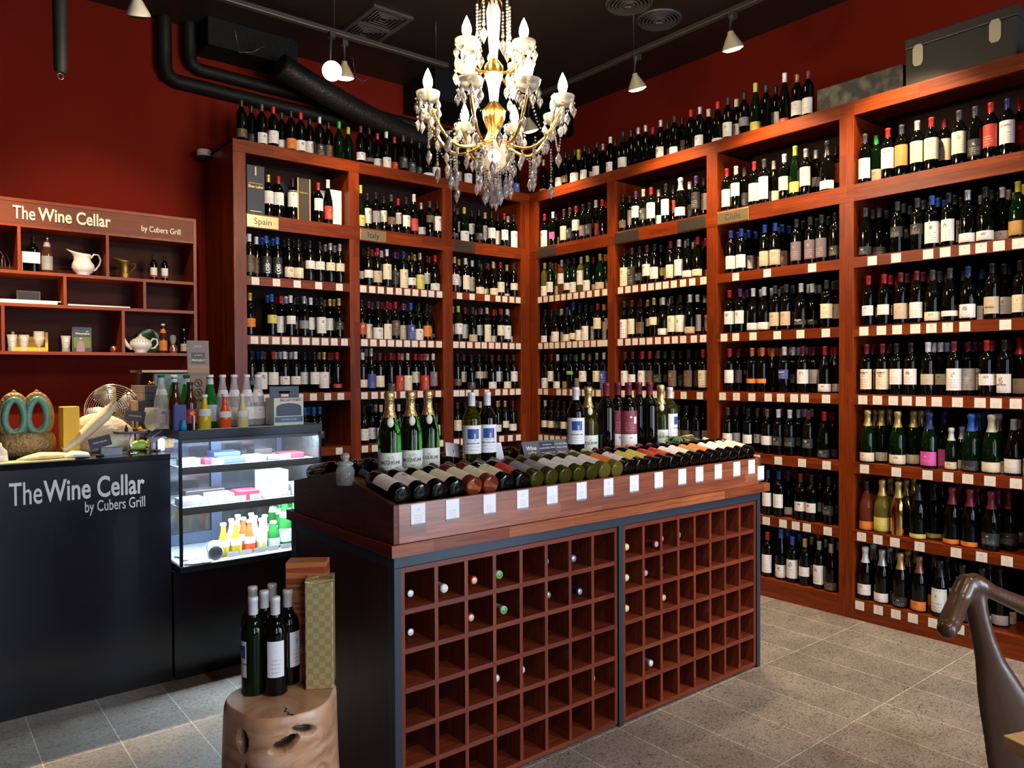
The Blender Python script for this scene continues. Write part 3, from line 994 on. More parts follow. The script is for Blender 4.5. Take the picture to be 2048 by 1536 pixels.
L_ = y0 - y1
obj('case_body', MB().box(0, .36, -L_, 0, 0, .225), mat('black_case_board', (.03, .028, .025), .4), cs, bevel=.006)
obj('case_lid', MB().box(-.003, .363, -L_ - .003, .003, .2255, .285), mat('black_case_board', (.03, .028, .025), .4), cs, bevel=.006)
for yy in (-.07, -L_ + .1):
    q = MB()
    pts = [(-.028 + dx, dz) for dx, dz in ((0, .02), (0, .10), (.012, .12), (.044, .12), (.056, .10), (.056, .02), (.044, 0), (.012, 0))]
    q.prism([(yy + a, .115 + b) for a, b in pts], 0, -.007, -.0032)
    obj('latch_plate', q, mat('brushed_steel', (.6, .56, .45), .4, metal=.7), cs)
# ------------------------------------------------------------------ display island
IX0, IX1, IY0, IY1 = -3.21, -1.085, -3.075, -2.265
isl = thing('display_island', 'long hardwood island with sloping bottle display above a grid wine rack', 'display counter', ((IX0 + IX1) / 2, (IY0 + IY1) / 2, 0))
IO = Vector(isl.location)


class OB(MB):
    """boxes in world coordinates, stored relative to the island"""
    def box(s, x0, x1, y0, y1, z0, z1, mat=0, rot=None, org=None):
        return MB.box(s, x0 - IO.x, x1 - IO.x, y0 - IO.y, y1 - IO.y, z0 - IO.z, z1 - IO.z, mat, rot, org)


q = OB().box(IX0 - .012, IX1 + .055, IY0 - .01, IY1 + .055, .892, .932)
obj('countertop', q, WOOD if 0 else WOODP if 0 else WOOD, isl, bevel=.002).material_slots[0].material = WOOD
ISW = WOOD
fr = OB()
T_ = .027
for x in (IX0 + .004, -2.1265, IX1 - T_):
    fr.box(x, x + T_, IY0 + .005, IY0 + .05, .0, .851)
fr.box(IX0 + .004, IX1, IY0 + .005, IY0 + .05, .8515, .8915)
for x in (IX0 + .004, IX1 - T_):
    fr.box(x, x + T_, IY1 - .0, IY1 + .04, 0, .851)
fr.box(IX0 + .004, IX1, IY1, IY1 + .04, .8515, .8915)
fr.box(IX0 + .004, IX0 + .03, IY0 + .05, IY1, .8515, .8915)
fr.box(IX1 - T_, IX1, IY0 + .05, IY1, .8515, .8915)
obj('steel_frame', fr, STEEL, isl, bevel=.001)
obj('end_panel', OB().box(IX0 + .008, IX0 + .026, IY0 + .052, IY1 - .002, .01, .850), wood('end_panel_wood', (.045, .013, .008), (.06, .018, .010), bw=2, rh=.09), isl)
obj('end_panel', OB().box(IX1 - .024, IX1 - .006, IY0 + .052, IY1 - .002, .01, .850), WOODD, isl)
obj('rear_panel', OB().box(IX0 + .03, IX1 - .03, IY1 - .03, IY1 - .012, .01, .85), WOODD, isl)
RACK = wood('rack_wood', (.12, .020, .009), (.18, .036, .013), rough=.38, bw=.6, rh=.2, coat=.08, spec=.35)
CP = .1245
for x0, x1 in ((-3.178, -2.130), (-2.096, -1.116)):
    rk = OB().box(x0, x0 + .016, IY0 + .012, IY0 + .36, .012, .848)
    rk.box(x1 - .016, x1, IY0 + .012, IY0 + .36, .012, .848)
    rk.box(x0 + .0165, x1 - .0165, IY0 + .012, IY0 + .36, .83, .848)
    rk.box(x0 + .0165, x1 - .0165, IY0 + .012, IY0 + .36, .012, .03)
    ro = obj('bottle_rack', rk, RACK, isl)
    obj('rack_back', OB().box(x0, x1, IY0 + .361, IY0 + .37, .012, .848), LINING, ro)
    n = 8
    xi0, xi1 = x0 + .0165, x1 - .0165
    for i in range(1, n):
        xx = xi0 + (xi1 - xi0) * i / n
        obj('rack_divider', OB().box(xx - .0075, xx + .0075, IY0 + .0135, IY0 + .36, .0305, .8295), RACK, ro)
    for j in range(1, 6):
        zz = .03 + .80 * j / 6
        obj('rack_shelf', OB().box(xi0 + .0005, xi1 - .0005, IY0 + .0125, IY0 + .3595, zz - .009, zz + .009), RACK, ro)
    if x0 < -3:
        RK1 = (xi0, xi1)
    else:
        RK2 = (xi0, xi1)
# gables, ledges, display board
gy = [(IY0 - .0, .9325), (IY0, 1.063), (-2.70, 1.128), (-2.62, 1.128), (IY1 + .0, 1.060), (IY1, .9325)]
for x in (IX0, IX1 - .02):
    g = MB().prism([(a - IO.y, b) for a, b in gy], 0, x - IO.x, x + .02 - IO.x)
    obj('gable_panel', g, wood('gable_hardwood', (.07, .020, .012), (.13, .036, .018), bw=.42, rh=.035), isl, bevel=.0015)
obj('front_ledge', OB().box(IX0 + .0205, IX1 - .0205, IY0 + .0, IY0 + .018, .9325, 1.063), WOOD, isl, bevel=.001).material_slots[0].material = wood('ledge_hardwood', (.19, .045, .016), (.31, .095, .036), rough=.38, bw=.62, rh=.038, coat=.35, spec=.6)
obj('countertop_edging', OB().box(IX0 - .0135, IX1 + .0565, IY0 - .0125, IY0 - .0105, .892, .932), wood('edge_hardwood', (.15, .030, .010), (.33, .10, .035), bw=.33, rh=.045, coat=.3), isl)
obj('rear_ledge', OB().box(IX0 + .0205, IX1 - .0205, IY1 - .018, IY1, .9325, 1.058), WOOD, isl)
bd = MB()
bp = [(IY0 + .019, 1.045), (-2.74, 1.100), (-2.60, 1.100), (IY1 - .019, 1.043), (IY1 - .019, 1.027), (-2.60, 1.082), (-2.74, 1.082), (IY0 + .019, 1.029)]
bd.prism([(a - IO.y, b) for a, b in bp], 0, IX0 + .021 - IO.x, IX1 - .021 - IO.x)
obj('display_board', bd, WOODD, isl)
# price cards on the ledge
card = MB()
card.face([(-.028, 0, -.037), (.028, 0, -.037), (.028, 0, .037), (-.028, 0, .037)], [(0, 0), (1, 0), (1, 1), (0, 1)])
card.face([(-.028, -.0005, -.037), (.028, -.0005, -.037), (.028, -.0005, -.030), (-.028, -.0005, -.030)], [(0, 0)] * 4, 1)
card.box(-.028, .028, .0003, .001, -.037, .037)
cm = card.mesh('price_card')
for px in (835.5, 904.6, 978.7, 1045, 1104, 1162.7, 1216.6, 1268, 1317, 1364, 1398.4, 1436, 1473, 1502.6):
    x = at(px, 1000, 'y', IY0).x
    link('price_card', cm, [CARDI, mat('card_grey_strip', (.22, .24, .28), .5)], isl, (x - IO.x, IY0 - .002 - IO.y, 1.022))
link('price_card', cm, [CARDI, MC['card_grey_strip']], isl, (IX1 - .006 - IO.x, IY0 - .002 - IO.y, .985))

# bottles lying on the front slope
LYB = [('d', 'W', GD), ('d', 'W', GD), ('w', 'C', GD), ('w', 'C', GD), ('d', 'C', GR), ('c', 'C', GR), ('m', 'C', GD), ('d', 'r', GD), ('c', 'g', mat('olive_bottle_glass', (.16, .15, .02), .03, trans=.8, ior=1.3)),
       ('c', 'g', MC['olive_bottle_glass']), ('c', 'W', MC['olive_bottle_glass']), ('c', 'W', MC['olive_bottle_glass']), ('t', 'W', MC['olive_bottle_glass']), ('t', 'W', GY), ('y', 'o', GY), ('y', 'W', GD), ('m', 'y', GD),
       ('m', 'y', GD), ('o', 'r', GD), ('o', 'r', GD), ('m', 'W', GD), ('m', 'W', GD), ('d', 'O', GD), ('d', 'o', GD), ('d', 'W', GD), ('c', 'W', GD), ('d', 'C', GD), ('t', 'C', GD)]
x0, x1 = at(803.9, 992, 'y', IY0 + .03).x, at(1500, 900, 'y', IY0 + .03).x
NL = len(LYB)
inc = R(9.5)
for i, (cp, lb, gl) in enumerate(LYB):
    x = x0 + (x1 - x0) * i / (NL - 1)
    u = .0368
    loc = (x, IY0 + .024, 1.0455 + u / math.cos(inc) + .0045)
    bottle('wine_bottle', 'b', gl, cp, lb, .14, .50, loc, (-(PI / 2 - inc), 0, 0),
           '%s bottle, %s label, %s cap, %s lying on the front slope' % (GN.get(id(gl), 'olive'), LABC[lb][3], CAPC[cp][1], 'first second third fourth fifth sixth seventh eighth ninth tenth eleventh twelfth thirteenth fourteenth fifteenth sixteenth seventeenth eighteenth nineteenth twentieth twenty-first twenty-second twenty-third twenty-fourth twenty-fifth twenty-sixth twenty-seventh twenty-eighth'.split()[i]),
           'bottle', 'bottles lying on the front slope of the island', seg=24, sc=.985)
BK = [('k', 'y'), ('k', 'C'), ('d', 'C'), ('m', 'W'), ('g', 'C'), ('g', 'C'), ('k', 'K'), ('k', 'C'), ('m', 'c'), ('t', 'W'), ('k', 'C'), ('d', 'W')]
for i, (cp, lb) in enumerate(BK):
    x = -3.135 + i * .082
    bottle('wine_bottle', 'b', GD, cp, lb, .14, .50, (x, IY1 - .026, 1.0455 + .0368 + .004), (PI / 2 - inc, 0, 0),
           'dark bottle with %s label lying on the rear slope, %s from the gable end' % (LABC[lb][3], ORD[i]), 'bottle', 'bottles lying on the rear slope of the island', sc=.985)
# bottles standing along the ridge
JG = mat('clear_green_glass', (.05, .36, .03), .02, trans=1, ior=1.35)
YG = mat('clear_olive_glass', (.22, .28, .015), .02, trans=.95, ior=1.3)
JL = labelmat('jacq', (.70, .74, .66), (.2, .2, .2), (.4, .4, .3))
GFO = mat('gold_foil', (.62, .46, .20), .38, metal=.85, bump=.6, bscale=90)
ZR = 1.1005


def ridge(px, py=950, Y=-2.69):
    return (at(px, py, 'y', Y).x, Y, ZR)


def sparkling(px, label, Y=-2.69, gl=JG, turn=0):
    b = bottle('sparkling_wine_bottle', 'h', gl, GFO, JL, .04, .30, ridge(px, 950, Y), (0, 0, turn - .55), label, 'bottle', 'green sparkling bottles standing on the island', seg=32, sc=1.04)
    o = MB()
    o.sphere((0, -.0355, .205), .016, 12, 8, 0, (.8, .35, 1.15))
    obj('neck_medallion', o, mat('medallion_paper', (.72, .72, .60), .4), b)
    text('label_lettering', 'JACQUELINE', .0165, (0, 0, .055), (PI / 2, 0, 0), INK, b, .0002, .0002, 'CENTER', width=.078, ht=.0452)
    return b


sparkling(780, 'green sparkling bottle with gold neck foil on the island, nearest the glass jar', -2.72, turn=.1)
sparkling(822, 'green sparkling bottle with gold neck foil, middle one of the island trio', -2.69, turn=.15)
sparkling(857, 'green sparkling bottle with gold neck foil, trio end nearer the white-capped pair', -2.66, turn=.1)
sparkling(1177, 'sparkling bottle with gold foil beside the dark white-capped bottle and leaflet', -2.66, YG)
sparkling(1322, 'sparkling bottle with gold foil past the row of maroon-capped bottles', -2.66, YG, turn=-.2)
WB = labelmat('bluepic', (.80, .82, .86), (.2, .2, .3), (.05, .1, .4))


def picbottle(loc, gl, label, group, turn=0, sc=1.0, pic=True, lp='lab'):
    b = bottle('wine_bottle', 'b', gl, 'w', WB, .2, .57, loc, (0, 0, turn), label, 'bottle', group, seg=28, sc=sc, lp=lp)
    if pic:
        q = MB().lathe([(.0378, .118), (.0378, .157)], 8, None, 0, (-PI / 2 - .62, -PI / 2 + .62))
        q.lathe([(.0380, .120), (.0380, .139)], 4, None, 1, (-PI / 2 + .05, -PI / 2 + .25))
        obj('label_picture', q, [mat('blue_picture', (.02, .07, .28), .4), mat('pale_tower', (.35, .45, .6), .4)], b)
        text('label_lettering', 'SECOND LAKE', .0085, (0, 0, .098), (PI / 2, 0, 0), INK, b, .0002, 0, 'CENTER', width=.055, ht=.0376)
    return b


picbottle(ridge(944, 940), YG, 'olive glass bottle with blue picture label and white cap on the island', 'white-capped picture bottles on the island', turn=-.45, sc=1.06)
picbottle(ridge(975, 940), GD, 'dark bottle with blue picture label and white cap beside the olive one', 'white-capped picture bottles on the island', turn=-.45, sc=1.06)
picbottle(ridge(1152, 940), GD, 'dark bottle with blue picture label standing against the folded leaflet sign', 'white-capped picture bottles on the island', turn=-.6, sc=1.1)
picbottle(ridge(1340, 920), YG, 'olive bottle with blue picture label and white cap behind the tied leaf', 'white-capped picture bottles on the island', turn=.3, sc=1.06)
RL = labelmat('maroonback', (.22, .03, .06), (.6, .3, .3), (.8, .7, .7))
for i, px in enumerate((1213, 1236, 1257, 1278, 1299)):
    b = bottle('wine_bottle', 'b', GD, 'm', RL if i in (1, 2) else 'k', .28, .6, ridge(px, 930, -2.70 + .05 * (i % 2)), (0, 0, (.1, -.4, -.5, 1.4, .8)[i]),
               'tall dark bottle with maroon cap on the island, %s of the five, %s' % (('first', 'second', 'third', 'fourth', 'fifth')[i], 'maroon back label' if i in (1, 2) else 'plain glass'), 'bottle', 'maroon-capped bottles on the island', seg=28, sc=1.16)
    if i in (1, 2):
        link('label', bmesh_('b', 'lab', .08, .27), LABM['W'], b)
        q = MB().lathe([(.0378, .125), (.0378, .155)], 4, None, 0, (-PI / 2 + .35, -PI / 2 + .75))
        obj('barcode', q, PAPER, b)
# small things on the island
jx = at(717, 940, 'y', -2.86).x
j = thing('glass_jar', 'small glass jar of corks with a ball lid beside the lying bottles', 'jar', (jx, -2.76, 1.098))
obj('jar_body', MB().lathe([(0, .002), (.03, 0), (.033, .004), (.033, .055), (.026, .066), (.026, .072)], 24), GLASS, j)
obj('jar_lid', MB().lathe([(.028, .0725), (.030, .078), (.022, .084), (.008, .088), (.014, .095), (.017, .104), (.013, .113), (0, .117)], 24), mat('smoky_glass', (.75, .78, .75), .05, trans=.7), j)
q = MB()
for k in range(14):
    a = k * 2.4
    q.sphere((.014 * math.cos(a), .014 * math.sin(a), .008 + .0028 * k), .0085, 8, 6)
obj('jar_contents', q, mat('dark_cork', (.06, .04, .03), .6), j)['kind'] = 'stuff'
lf = at(907, 925, 'y', -2.62)
t = thing('card_holder', 'white price card clipped on a small wire stand behind the sparkling trio', 'card', (lf.x, -2.62, 1.1005))
obj('wire_stand', MB().tube([(0, 0, .0), (0, 0, .06), (.004, .0, .075)], .0015, 6).lathe([(0, .003), (.02, .0025), (.02, 0), (0, 0)], 16), CHROME, t)
q = MB().box(-.038, .038, -.001, .001, .045, .105, rot=Matrix.Rotation(.16, 3, 'Y') @ Matrix.Rotation(-.35, 3, 'X'), org=(0, 0, .05))
obj('price_card', q, CARDI, t)
lf = at(1016, 935, 'y', -2.80)
t = thing('card_display', 'white plastic easel display standing between bottles on the island', 'display stand', (lf.x, -2.73, 1.1005))
RX = Matrix.Rotation(-.32, 3, 'X')
q = MB().box(-.045, .045, 0, .006, 0, .105, rot=RX, org=(0, 0, 0))
obj('easel_plate', q, WHITE, t, bevel=.002)
obj('easel_window', MB().box(-.036, .036, -.0012, -.0002, .028, .098, rot=RX, org=(0, 0, 0)), mat('pale_window', (.60, .68, .75), .25), t)
obj('easel_foot', MB().box(-.045, .045, -.03, 0, 0, .012).box(-.045, .045, .001, .06, 0, .006), WHITE, t)
A = at(1052, 922, 'y', -2.70)
B = at(1142, 915, 'y', -2.70)
t = thing('folded_sign', 'grey folded tent card with white print standing on the island', 'sign', (A.x, -2.70, 1.1005))
wS = B.x - A.x
GRYC = mat('slate_print', (.10, .11, .13), .5)
RX = Matrix.Rotation(-.35, 3, 'X')
obj('front_leaf', MB().box(0, wS, 0, .002, 0, .095, rot=RX, org=(0, 0, 0)), GRYC, t)
obj('rear_leaf', MB().box(0, wS, -.001, .001, 0, .095, rot=Matrix.Rotation(.35, 3, 'X'), org=(0, 0, 0)), GRYC, t).location = (0, .066, 0)
obj('print_panel', MB().box(wS * .36, wS * .70, -.0008, -.0001, .008, .088, rot=RX, org=(0, 0, 0)), mat('navy_print', (.03, .04, .075), .5), t)
TR = (PI / 2 - .35, 0, 0)


def tl(s, z, size, x, al='CENTER', b=0):
    p = RX @ Vector((x, -.0012, z))
    text('sign_lettering', s, size, p, TR, LETTER, t, .0002, b, al)


tl('Wine', .055, .026, wS * .18, b=.0006)
tl('cellar', .036, .022, wS * .18)
tl('BY CUBERS GRILL', .024, .007, wS * .18)
tl('WE OFFER THE', .072, .008, wS * .53)
tl('REASONABLE PRICE', .056, .0105, wS * .53)
tl('OUR DESIGN SELECTION', .036, .0075, wS * .53)
tl('WE SEARCH THE BEST QUALITY', .026, .0065, wS * .53)
tl('ONLY A BEST', .015, .0065, wS * .53)
tl('WITH BEST PRICE', .070, .010, wS * .85)
tl('WINE & MORE', .054, .010, wS * .85)
tl('RESERVATIONS', .032, .007, wS * .85)
tl('ASK OUR STAFF', .022, .007, wS * .85)
# the tied palm leaf
q = MB()
c0 = at(1345, 893, 'y', -2.76)
for k in range(11):
    a = -2.9 + k * .19
    P0 = Vector((0, 0, .008))
    L_ = .15 + .03 * math.sin(k * 2.1)
    dirv = Vector((math.cos(a) * 1.0, math.sin(a) * .55, .12 + .05 * math.sin(k)))
    pts = [P0 + dirv * L_ * s + Vector((0, 0, -.05 * s * s + .02 * s)) for s in (0, .25, .5, .75, 1)]
    q.tube(pts, [.002, .007, .008, .005, .0006], 6, flat=.18)
q.tube([(0, 0, .006), (.05, .01, .012), (.10, .0, .018), (.13, .01, .01)], [.006, .005, .004, .003], 6, 1)
lf = obj('palm_leaf', q, [mat('leaf_green', (.04, .17, .03), .45), mat('straw_twine', (.45, .35, .15), .7)], None, (c0.x, -2.80, 1.155))
tag(lf, 'green palm leaf sprig with straw stem lying over the row of bottles', 'leaf')

# bottles in the rack cells
RB = [(1, 0, 0, 'k', -.8, .03), (1, 1, 0, 'w', -1.0, .0), (1, 2, 0, 'r', -.2, .02), (1, 3, 0, 't', -.75, .02), (1, 5, 0, 'd', -.2, .06), (1, 6, 0, 'b', -.7, .02),
      (1, 0, 1, 'k', -.85, .03), (1, 2, 1, 'r', -1.0, .02), (1, 3, 1, 't', -.1, .01), (1, 5, 1, 'd', -.2, .05), (1, 6, 1, 'n', .1, .0), (1, 3, 3, 's', -.6, .05), (1, 4, 3, 's', -.7, .05),
      (1, 5, 3, 's', -.6, .06), (1, 7, 4, 's', -.5, .05),
      (2, 0, 0, 'y', -1.0, .02), (2, 1, 0, 'm', .5, -.03), (2, 2, 0, 'o', -.9, .03), (2, 3, 0, 't', -.6, .03), (2, 4, 0, 'e', -1.0, .03), (2, 5, 0, 'w', -1.0, .04), (2, 6, 0, 'd', -1.0, .04), (2, 7, 0, 'k', -.9, .04),
      (2, 0, 1, 'y', -1.0, .02), (2, 1, 1, 'm', -.8, .02), (2, 2, 1, 'o', -1.0, .03), (2, 4, 1, 'e', -.9, .04), (2, 7, 1, 'k', -.8, .04), (2, 0, 2, 'y', -1.0, .02), (2, 2, 2, 'o', -.5, .02), (2, 7, 2, 'k', -.9, .04),
      (2, 4, 3, 's', -.9, .05), (2, 7, 4, 'k', -1.0, .04), (2, 1, 4, 's', .3, .0)]
END = dict(k='w', b='s', n='s', d='s', t='e', r='t', s='w')
for i, (sec, cx, ry, cp, ox, dy) in enumerate(RB):
    a, b = RK1 if sec == 1 else RK2
    cw = (b - a) / 8
    x = a + cw * (cx + .5) + ox * (cw / 2 - .0075 - .0375) * 1.0
    zf = .03 + .80 * (5 - ry) / 6 + .009 * (ry < 5)
    o = bottle('wine_bottle', 'b', GD, cp, 'k', 0, 0, (x, IY0 + .345, zf + .0372), (PI / 2, 0, rnd.uniform(-.01, .01)),
               'dark bottle, %s cap, lying in %s half of the rack, %s row, %s cell' % (CAPC[cp][1].split()[0], 'near' if sec == 1 else 'far', ORD[ry], ORD[cx]), 'bottle', 'bottles lying in the island rack')
    q = MB().lathe([(.0118, .3003), (.011, .3012), (0, .3012)], 14)
    obj('capsule_disc', q, CAPM[END.get(cp, 'w')] if cp in END else mat('pale_' + CAPC[cp][1].split()[0], tuple(min(1, c * .5 + .35) for c in CAPC[cp][0]), .5), o)
    o.location.y = IY0 + .345 - .02 + dy * .9 - .0

# ------------------------------------------------------------------ tree stump with bottles and wrapped boxes
SC = dep(566, 1388, 2.35)
SR, SZ = .168, SC.z
stw, t_, b_ = nt('driftwood')
tc_ = t_.nodes.new('ShaderNodeTexCoord')
m_ = t_.nodes.new('ShaderNodeMapping')
m_.inputs['Scale'].default_value = (3, 3, 7)
n_ = t_.nodes.new('ShaderNodeTexNoise')
n_.inputs['Scale'].default_value = 1.6
n_.inputs['Detail'].default_value = 7
n_.inputs['Distortion'].default_value = 1.4
cr_ = t_.nodes.new('ShaderNodeValToRGB')
for p, c in ((.3, (.30, .15, .08, 1)), (.5, (.56, .31, .17, 1)), (.62, (.64, .42, .28, 1)), (.75, (.44, .35, .30, 1))):
    e = cr_.color_ramp.elements.new(p)
    e.color = c
cr_.color_ramp.elements.remove(cr_.color_ramp.elements[0])
cr_.color_ramp.elements.remove(cr_.color_ramp.elements[-1])
t_.links.new(tc_.outputs['Object'], m_.inputs[0])
t_.links.new(m_.outputs[0], n_.inputs['Vector'])
t_.links.new(n_.outputs['Fac'], cr_.inputs[0])
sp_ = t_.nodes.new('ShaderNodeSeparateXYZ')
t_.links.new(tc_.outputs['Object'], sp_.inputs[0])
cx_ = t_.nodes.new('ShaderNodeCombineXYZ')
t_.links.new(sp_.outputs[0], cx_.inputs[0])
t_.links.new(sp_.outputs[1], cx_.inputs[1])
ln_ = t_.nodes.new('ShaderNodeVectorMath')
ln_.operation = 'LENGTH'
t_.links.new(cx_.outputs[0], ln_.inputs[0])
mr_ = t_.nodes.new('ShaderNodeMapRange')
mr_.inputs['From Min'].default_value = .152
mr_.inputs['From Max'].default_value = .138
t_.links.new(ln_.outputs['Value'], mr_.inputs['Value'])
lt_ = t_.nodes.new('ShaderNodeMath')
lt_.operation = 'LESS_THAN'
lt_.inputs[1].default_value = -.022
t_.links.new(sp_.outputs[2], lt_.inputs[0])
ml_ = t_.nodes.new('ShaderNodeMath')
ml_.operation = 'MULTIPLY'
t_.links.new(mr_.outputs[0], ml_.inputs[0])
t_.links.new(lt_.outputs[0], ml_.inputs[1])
mx_ = t_.nodes.new('ShaderNodeMix')      # cavity shade painted as a darker wood colour inside the hollows
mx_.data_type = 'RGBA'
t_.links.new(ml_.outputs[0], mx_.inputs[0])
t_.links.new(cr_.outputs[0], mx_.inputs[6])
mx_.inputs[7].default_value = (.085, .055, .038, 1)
t_.links.new(mx_.outputs[2], b_.inputs['Base Color'])
b_.inputs['Roughness'].default_value = .32
vx = (CAM - SC)
A0 = math.atan2(vx.y, vx.x)          # towards the viewer
# hollows: angle (+ = towards the island side), height below the top, half sizes, tilt, depth
HOL = [(.02, .078, .26, .020, .30, .06), (.36, .050, .24, .016, -.30, .045), (-.78, .075, .16, .035, .0, .035), (-.74, .190, .11, .050, .5, .055), (.18, .205, .30, .042, -.75, .07),
       (.75, .22, .22, .05, -.3, .012), (-.30, .30, .3, .03, .2, .04)]
q = MB()
NA, NZ = 260, 130
pos = []
dark = []
for j in range(NZ + 1):
    zz = -SZ + SZ * j / NZ
    for i in range(NA):
        a = 2 * PI * i / NA
        rr = SR * (1 + .035 * math.sin(3 * a + .6) + .025 * math.sin(5 * a + 1 + zz * 6) + .02 * math.sin(2 * a - zz * 9))
        rr *= 1.0 - .05 * max(0, (zz + .03) / .03) ** 2 + .04 * (-zz / SZ)
        da = (a - A0 + PI) % (2 * PI) - PI
        dd = 0
        for ha, hz, sa, sz, tl_, dp in HOL:
            ea, ez = (da - ha), (-zz - hz) / 1.0
            ez2 = ez + tl_ * ea * SR
            v = (ea / sa) ** 2 + (ez2 / sz) ** 2
            v += .08 * math.sin(ea * 11 + hz * 50) * min(1, v)
            if v < 1:
                dd = max(dd, dp * min(1, (1 - v) * 2.2))
        pos.append((a, rr - dd, zz))
        dark.append(dd > .008)
q.v = [(r_ * math.cos(a), r_ * math.sin(a), z_) for a, r_, z_ in pos]
for j in range(NZ):
    for i in range(NA):
        f = (j * NA + i, j * NA + (i + 1) % NA, (j + 1) * NA + (i + 1) % NA, (j + 1) * NA + i)
        q.f.append(f)
        q.uv += [(i / NA, j / NZ), ((i + 1) / NA, j / NZ), ((i + 1) / NA, (j + 1) / NZ), (i / NA, (j + 1) / NZ)]
        q.m.append(0)
        q.sm.append(True)
top = [NZ * NA + i for i in range(NA)]
q.f.append(tuple(top))
q.uv += [(0, 0)] * NA
q.m.append(0)
q.sm.append(False)
stp = obj('tree_stump', q, [stw], None, (SC.x, SC.y, SZ))
tag(stp, 'polished driftwood tree stump with hollows, used as a stand for bottles', 'tree stump')
crk = MB()
cd0 = Matrix.Rotation(A0, 3, 'Z')
P = [cd0 @ Vector(v) for v in ((.162, .03, .0006), (.150, .012, .0006), (.14, .016, .0006), (.128, .004, .0006), (.112, .01, .0006), (.10, .004, .0006))]
crk.tube(P, [.0035, .003, .002, .003, .002, .001], 5, flat=.15)
obj('crack', crk, BLK, stp)
zs = SZ + .0006
rgt = Vector((rt.x, rt.y, 0)).normalized()
fwd = Vector((fw.x, fw.y, 0)).normalized()


def onst(px, py):
    p = at(px, py, 'z', zs)
    return Vector((p.x, p.y, zs))


WC = 'six white-capped bottles standing on the stump'
for i, (px, py, gl, turn, pic, lb) in enumerate(((508, 1393, GG, -.95, True, 'nearest the counter, picture label showing'), (552, 1393, GD, .35, False, 'front one turned to show its back label'),
                                            (507, 1363, YG, -.8, True, 'olive one at the rear by the counter'), (530, 1375, GD, 2.2, False, 'middle one between the front pair'),
                                            (546, 1355, GD, 2.4, False, 'rearmost, hidden behind the middle one'), (577, 1372, GD, 1.2, False, 'beside the striped box'))):
    p = onst(px, py)
    p += (p - CAM).normalized() * .034
    p.z = zs
    picbottle(p, gl, 'white-capped wine bottle on the stump, ' + lb, WC, -.72 + turn, 1.0, pic, 'nlab')
# wrapped boxes
gold, t_, b_ = nt('gold_check_paper')
ck = t_.nodes.new('ShaderNodeTexChecker')
ck.inputs['Scale'].default_value = 55
ck.inputs['Color1'].default_value = (.50, .40, .15, 1)
ck.inputs['Color2'].default_value = (.60, .53, .26, 1)
tc_ = t_.nodes.new('ShaderNodeTexCoord')
t_.links.new(tc_.outputs['UV'], ck.inputs['Vector'])
t_.links.new(ck.outputs['Color'], b_.inputs['Base Color'])
b_.inputs['Roughness'].default_value = .33
b_.inputs['Metallic'].default_value = .55
p = onst(633, 1382)
p += fwd * .055
gx = obj('wrapped_gift_box', MB().box(-.043, .043, -.043, .043, 0, .345), gold, None, (p.x, p.y, zs), bevel=.003)
gx.rotation_euler = (0, 0, -.52)
tag(gx, 'tall bottle box wrapped in pale gold checked paper standing on the stump', 'gift box')
q = MB()
q.tube([(-.043, -.0435, .340), (0, -.0438, .333), (.043, -.0435, .340)], .0012, 5)
q.tube([(-.043, -.03, .346), (0, 0, .3465), (.043, -.03, .346)], .0012, 5)
obj('paper_fold', q, gold, gx)
strp, t_, b_ = nt('striped_wood_veneer')
wv = t_.nodes.new('ShaderNodeTexNoise')
wv.inputs['Scale'].default_value = 1
wv.inputs['Detail'].default_value = 1
mp = t_.nodes.new('ShaderNodeMapping')
mp.inputs['Scale'].default_value = (.5, .5, 27)
cr_ = t_.nodes.new('ShaderNodeValToRGB')
cr_.color_ramp.interpolation = 'CONSTANT'
for p_, c in ((.0, (.30, .06, .025, 1)), (.42, (.46, .16, .05, 1)), (.5, (.30, .06, .025, 1)), (.58, (.12, .06, .035, 1)), (.66, (.40, .13, .05, 1))):
    e = cr_.color_ramp.elements.new(p_)
    e.color = c
tc_ = t_.nodes.new('ShaderNodeTexCoord')
t_.links.new(tc_.outputs['Object'], mp.inputs[0])
t_.links.new(mp.outputs[0], wv.inputs['Vector'])
t_.links.new(wv.outputs['Fac'], cr_.inputs[0])
t_.links.new(cr_.outputs[0], b_.inputs['Base Color'])
b_.inputs['Roughness'].default_value = .3
p = Vector((SC.x, SC.y, zs)) + rgt * .046 + fwd * .128
bx = obj('striped_box', MB().box(-.064, .064, -.036, .036, 0, .385), strp, None, (p.x, p.y, zs), bevel=.002)
bx.rotation_euler = (0, 0, -.62)
tag(bx, 'tall red and orange striped wooden bottle box behind the gold one', 'gift box')
# ------------------------------------------------------------------ black counter
CY = -1.34
ct = thing('service_counter', 'tall glossy black service counter with white lettering on its front', 'counter', (-4.5, CY + .35, 0))
CX1 = -3.448
obj('counter_front', MB().box(-5.6 + 4.5, CX1 + 4.5, -.35, -.33, 0, 1.085), BLACKM, ct)
obj('counter_end', MB().box(CX1 + 4.48, CX1 + 4.5, -.3295, .40, 0, 1.085), BLACKM, ct)
obj('counter_top', MB().box(-5.6 + 4.5, CX1 + 4.502, -.352, .41, 1.0855, 1.112), mat('black_gloss_top', (.008, .009, .014), .08, coat=.5), ct, bevel=.002)
p = at(18, 1012, 'y', CY)
text('counter_lettering', 'The', .142, (p.x + 4.5, -.3525, p.z), (PI / 2, 0, 0), LETTER, ct, .002, .001, 'LEFT', width=at(84, 1005, 'y', CY).x - p.x)
p2 = at(88, 1004, 'y', CY)
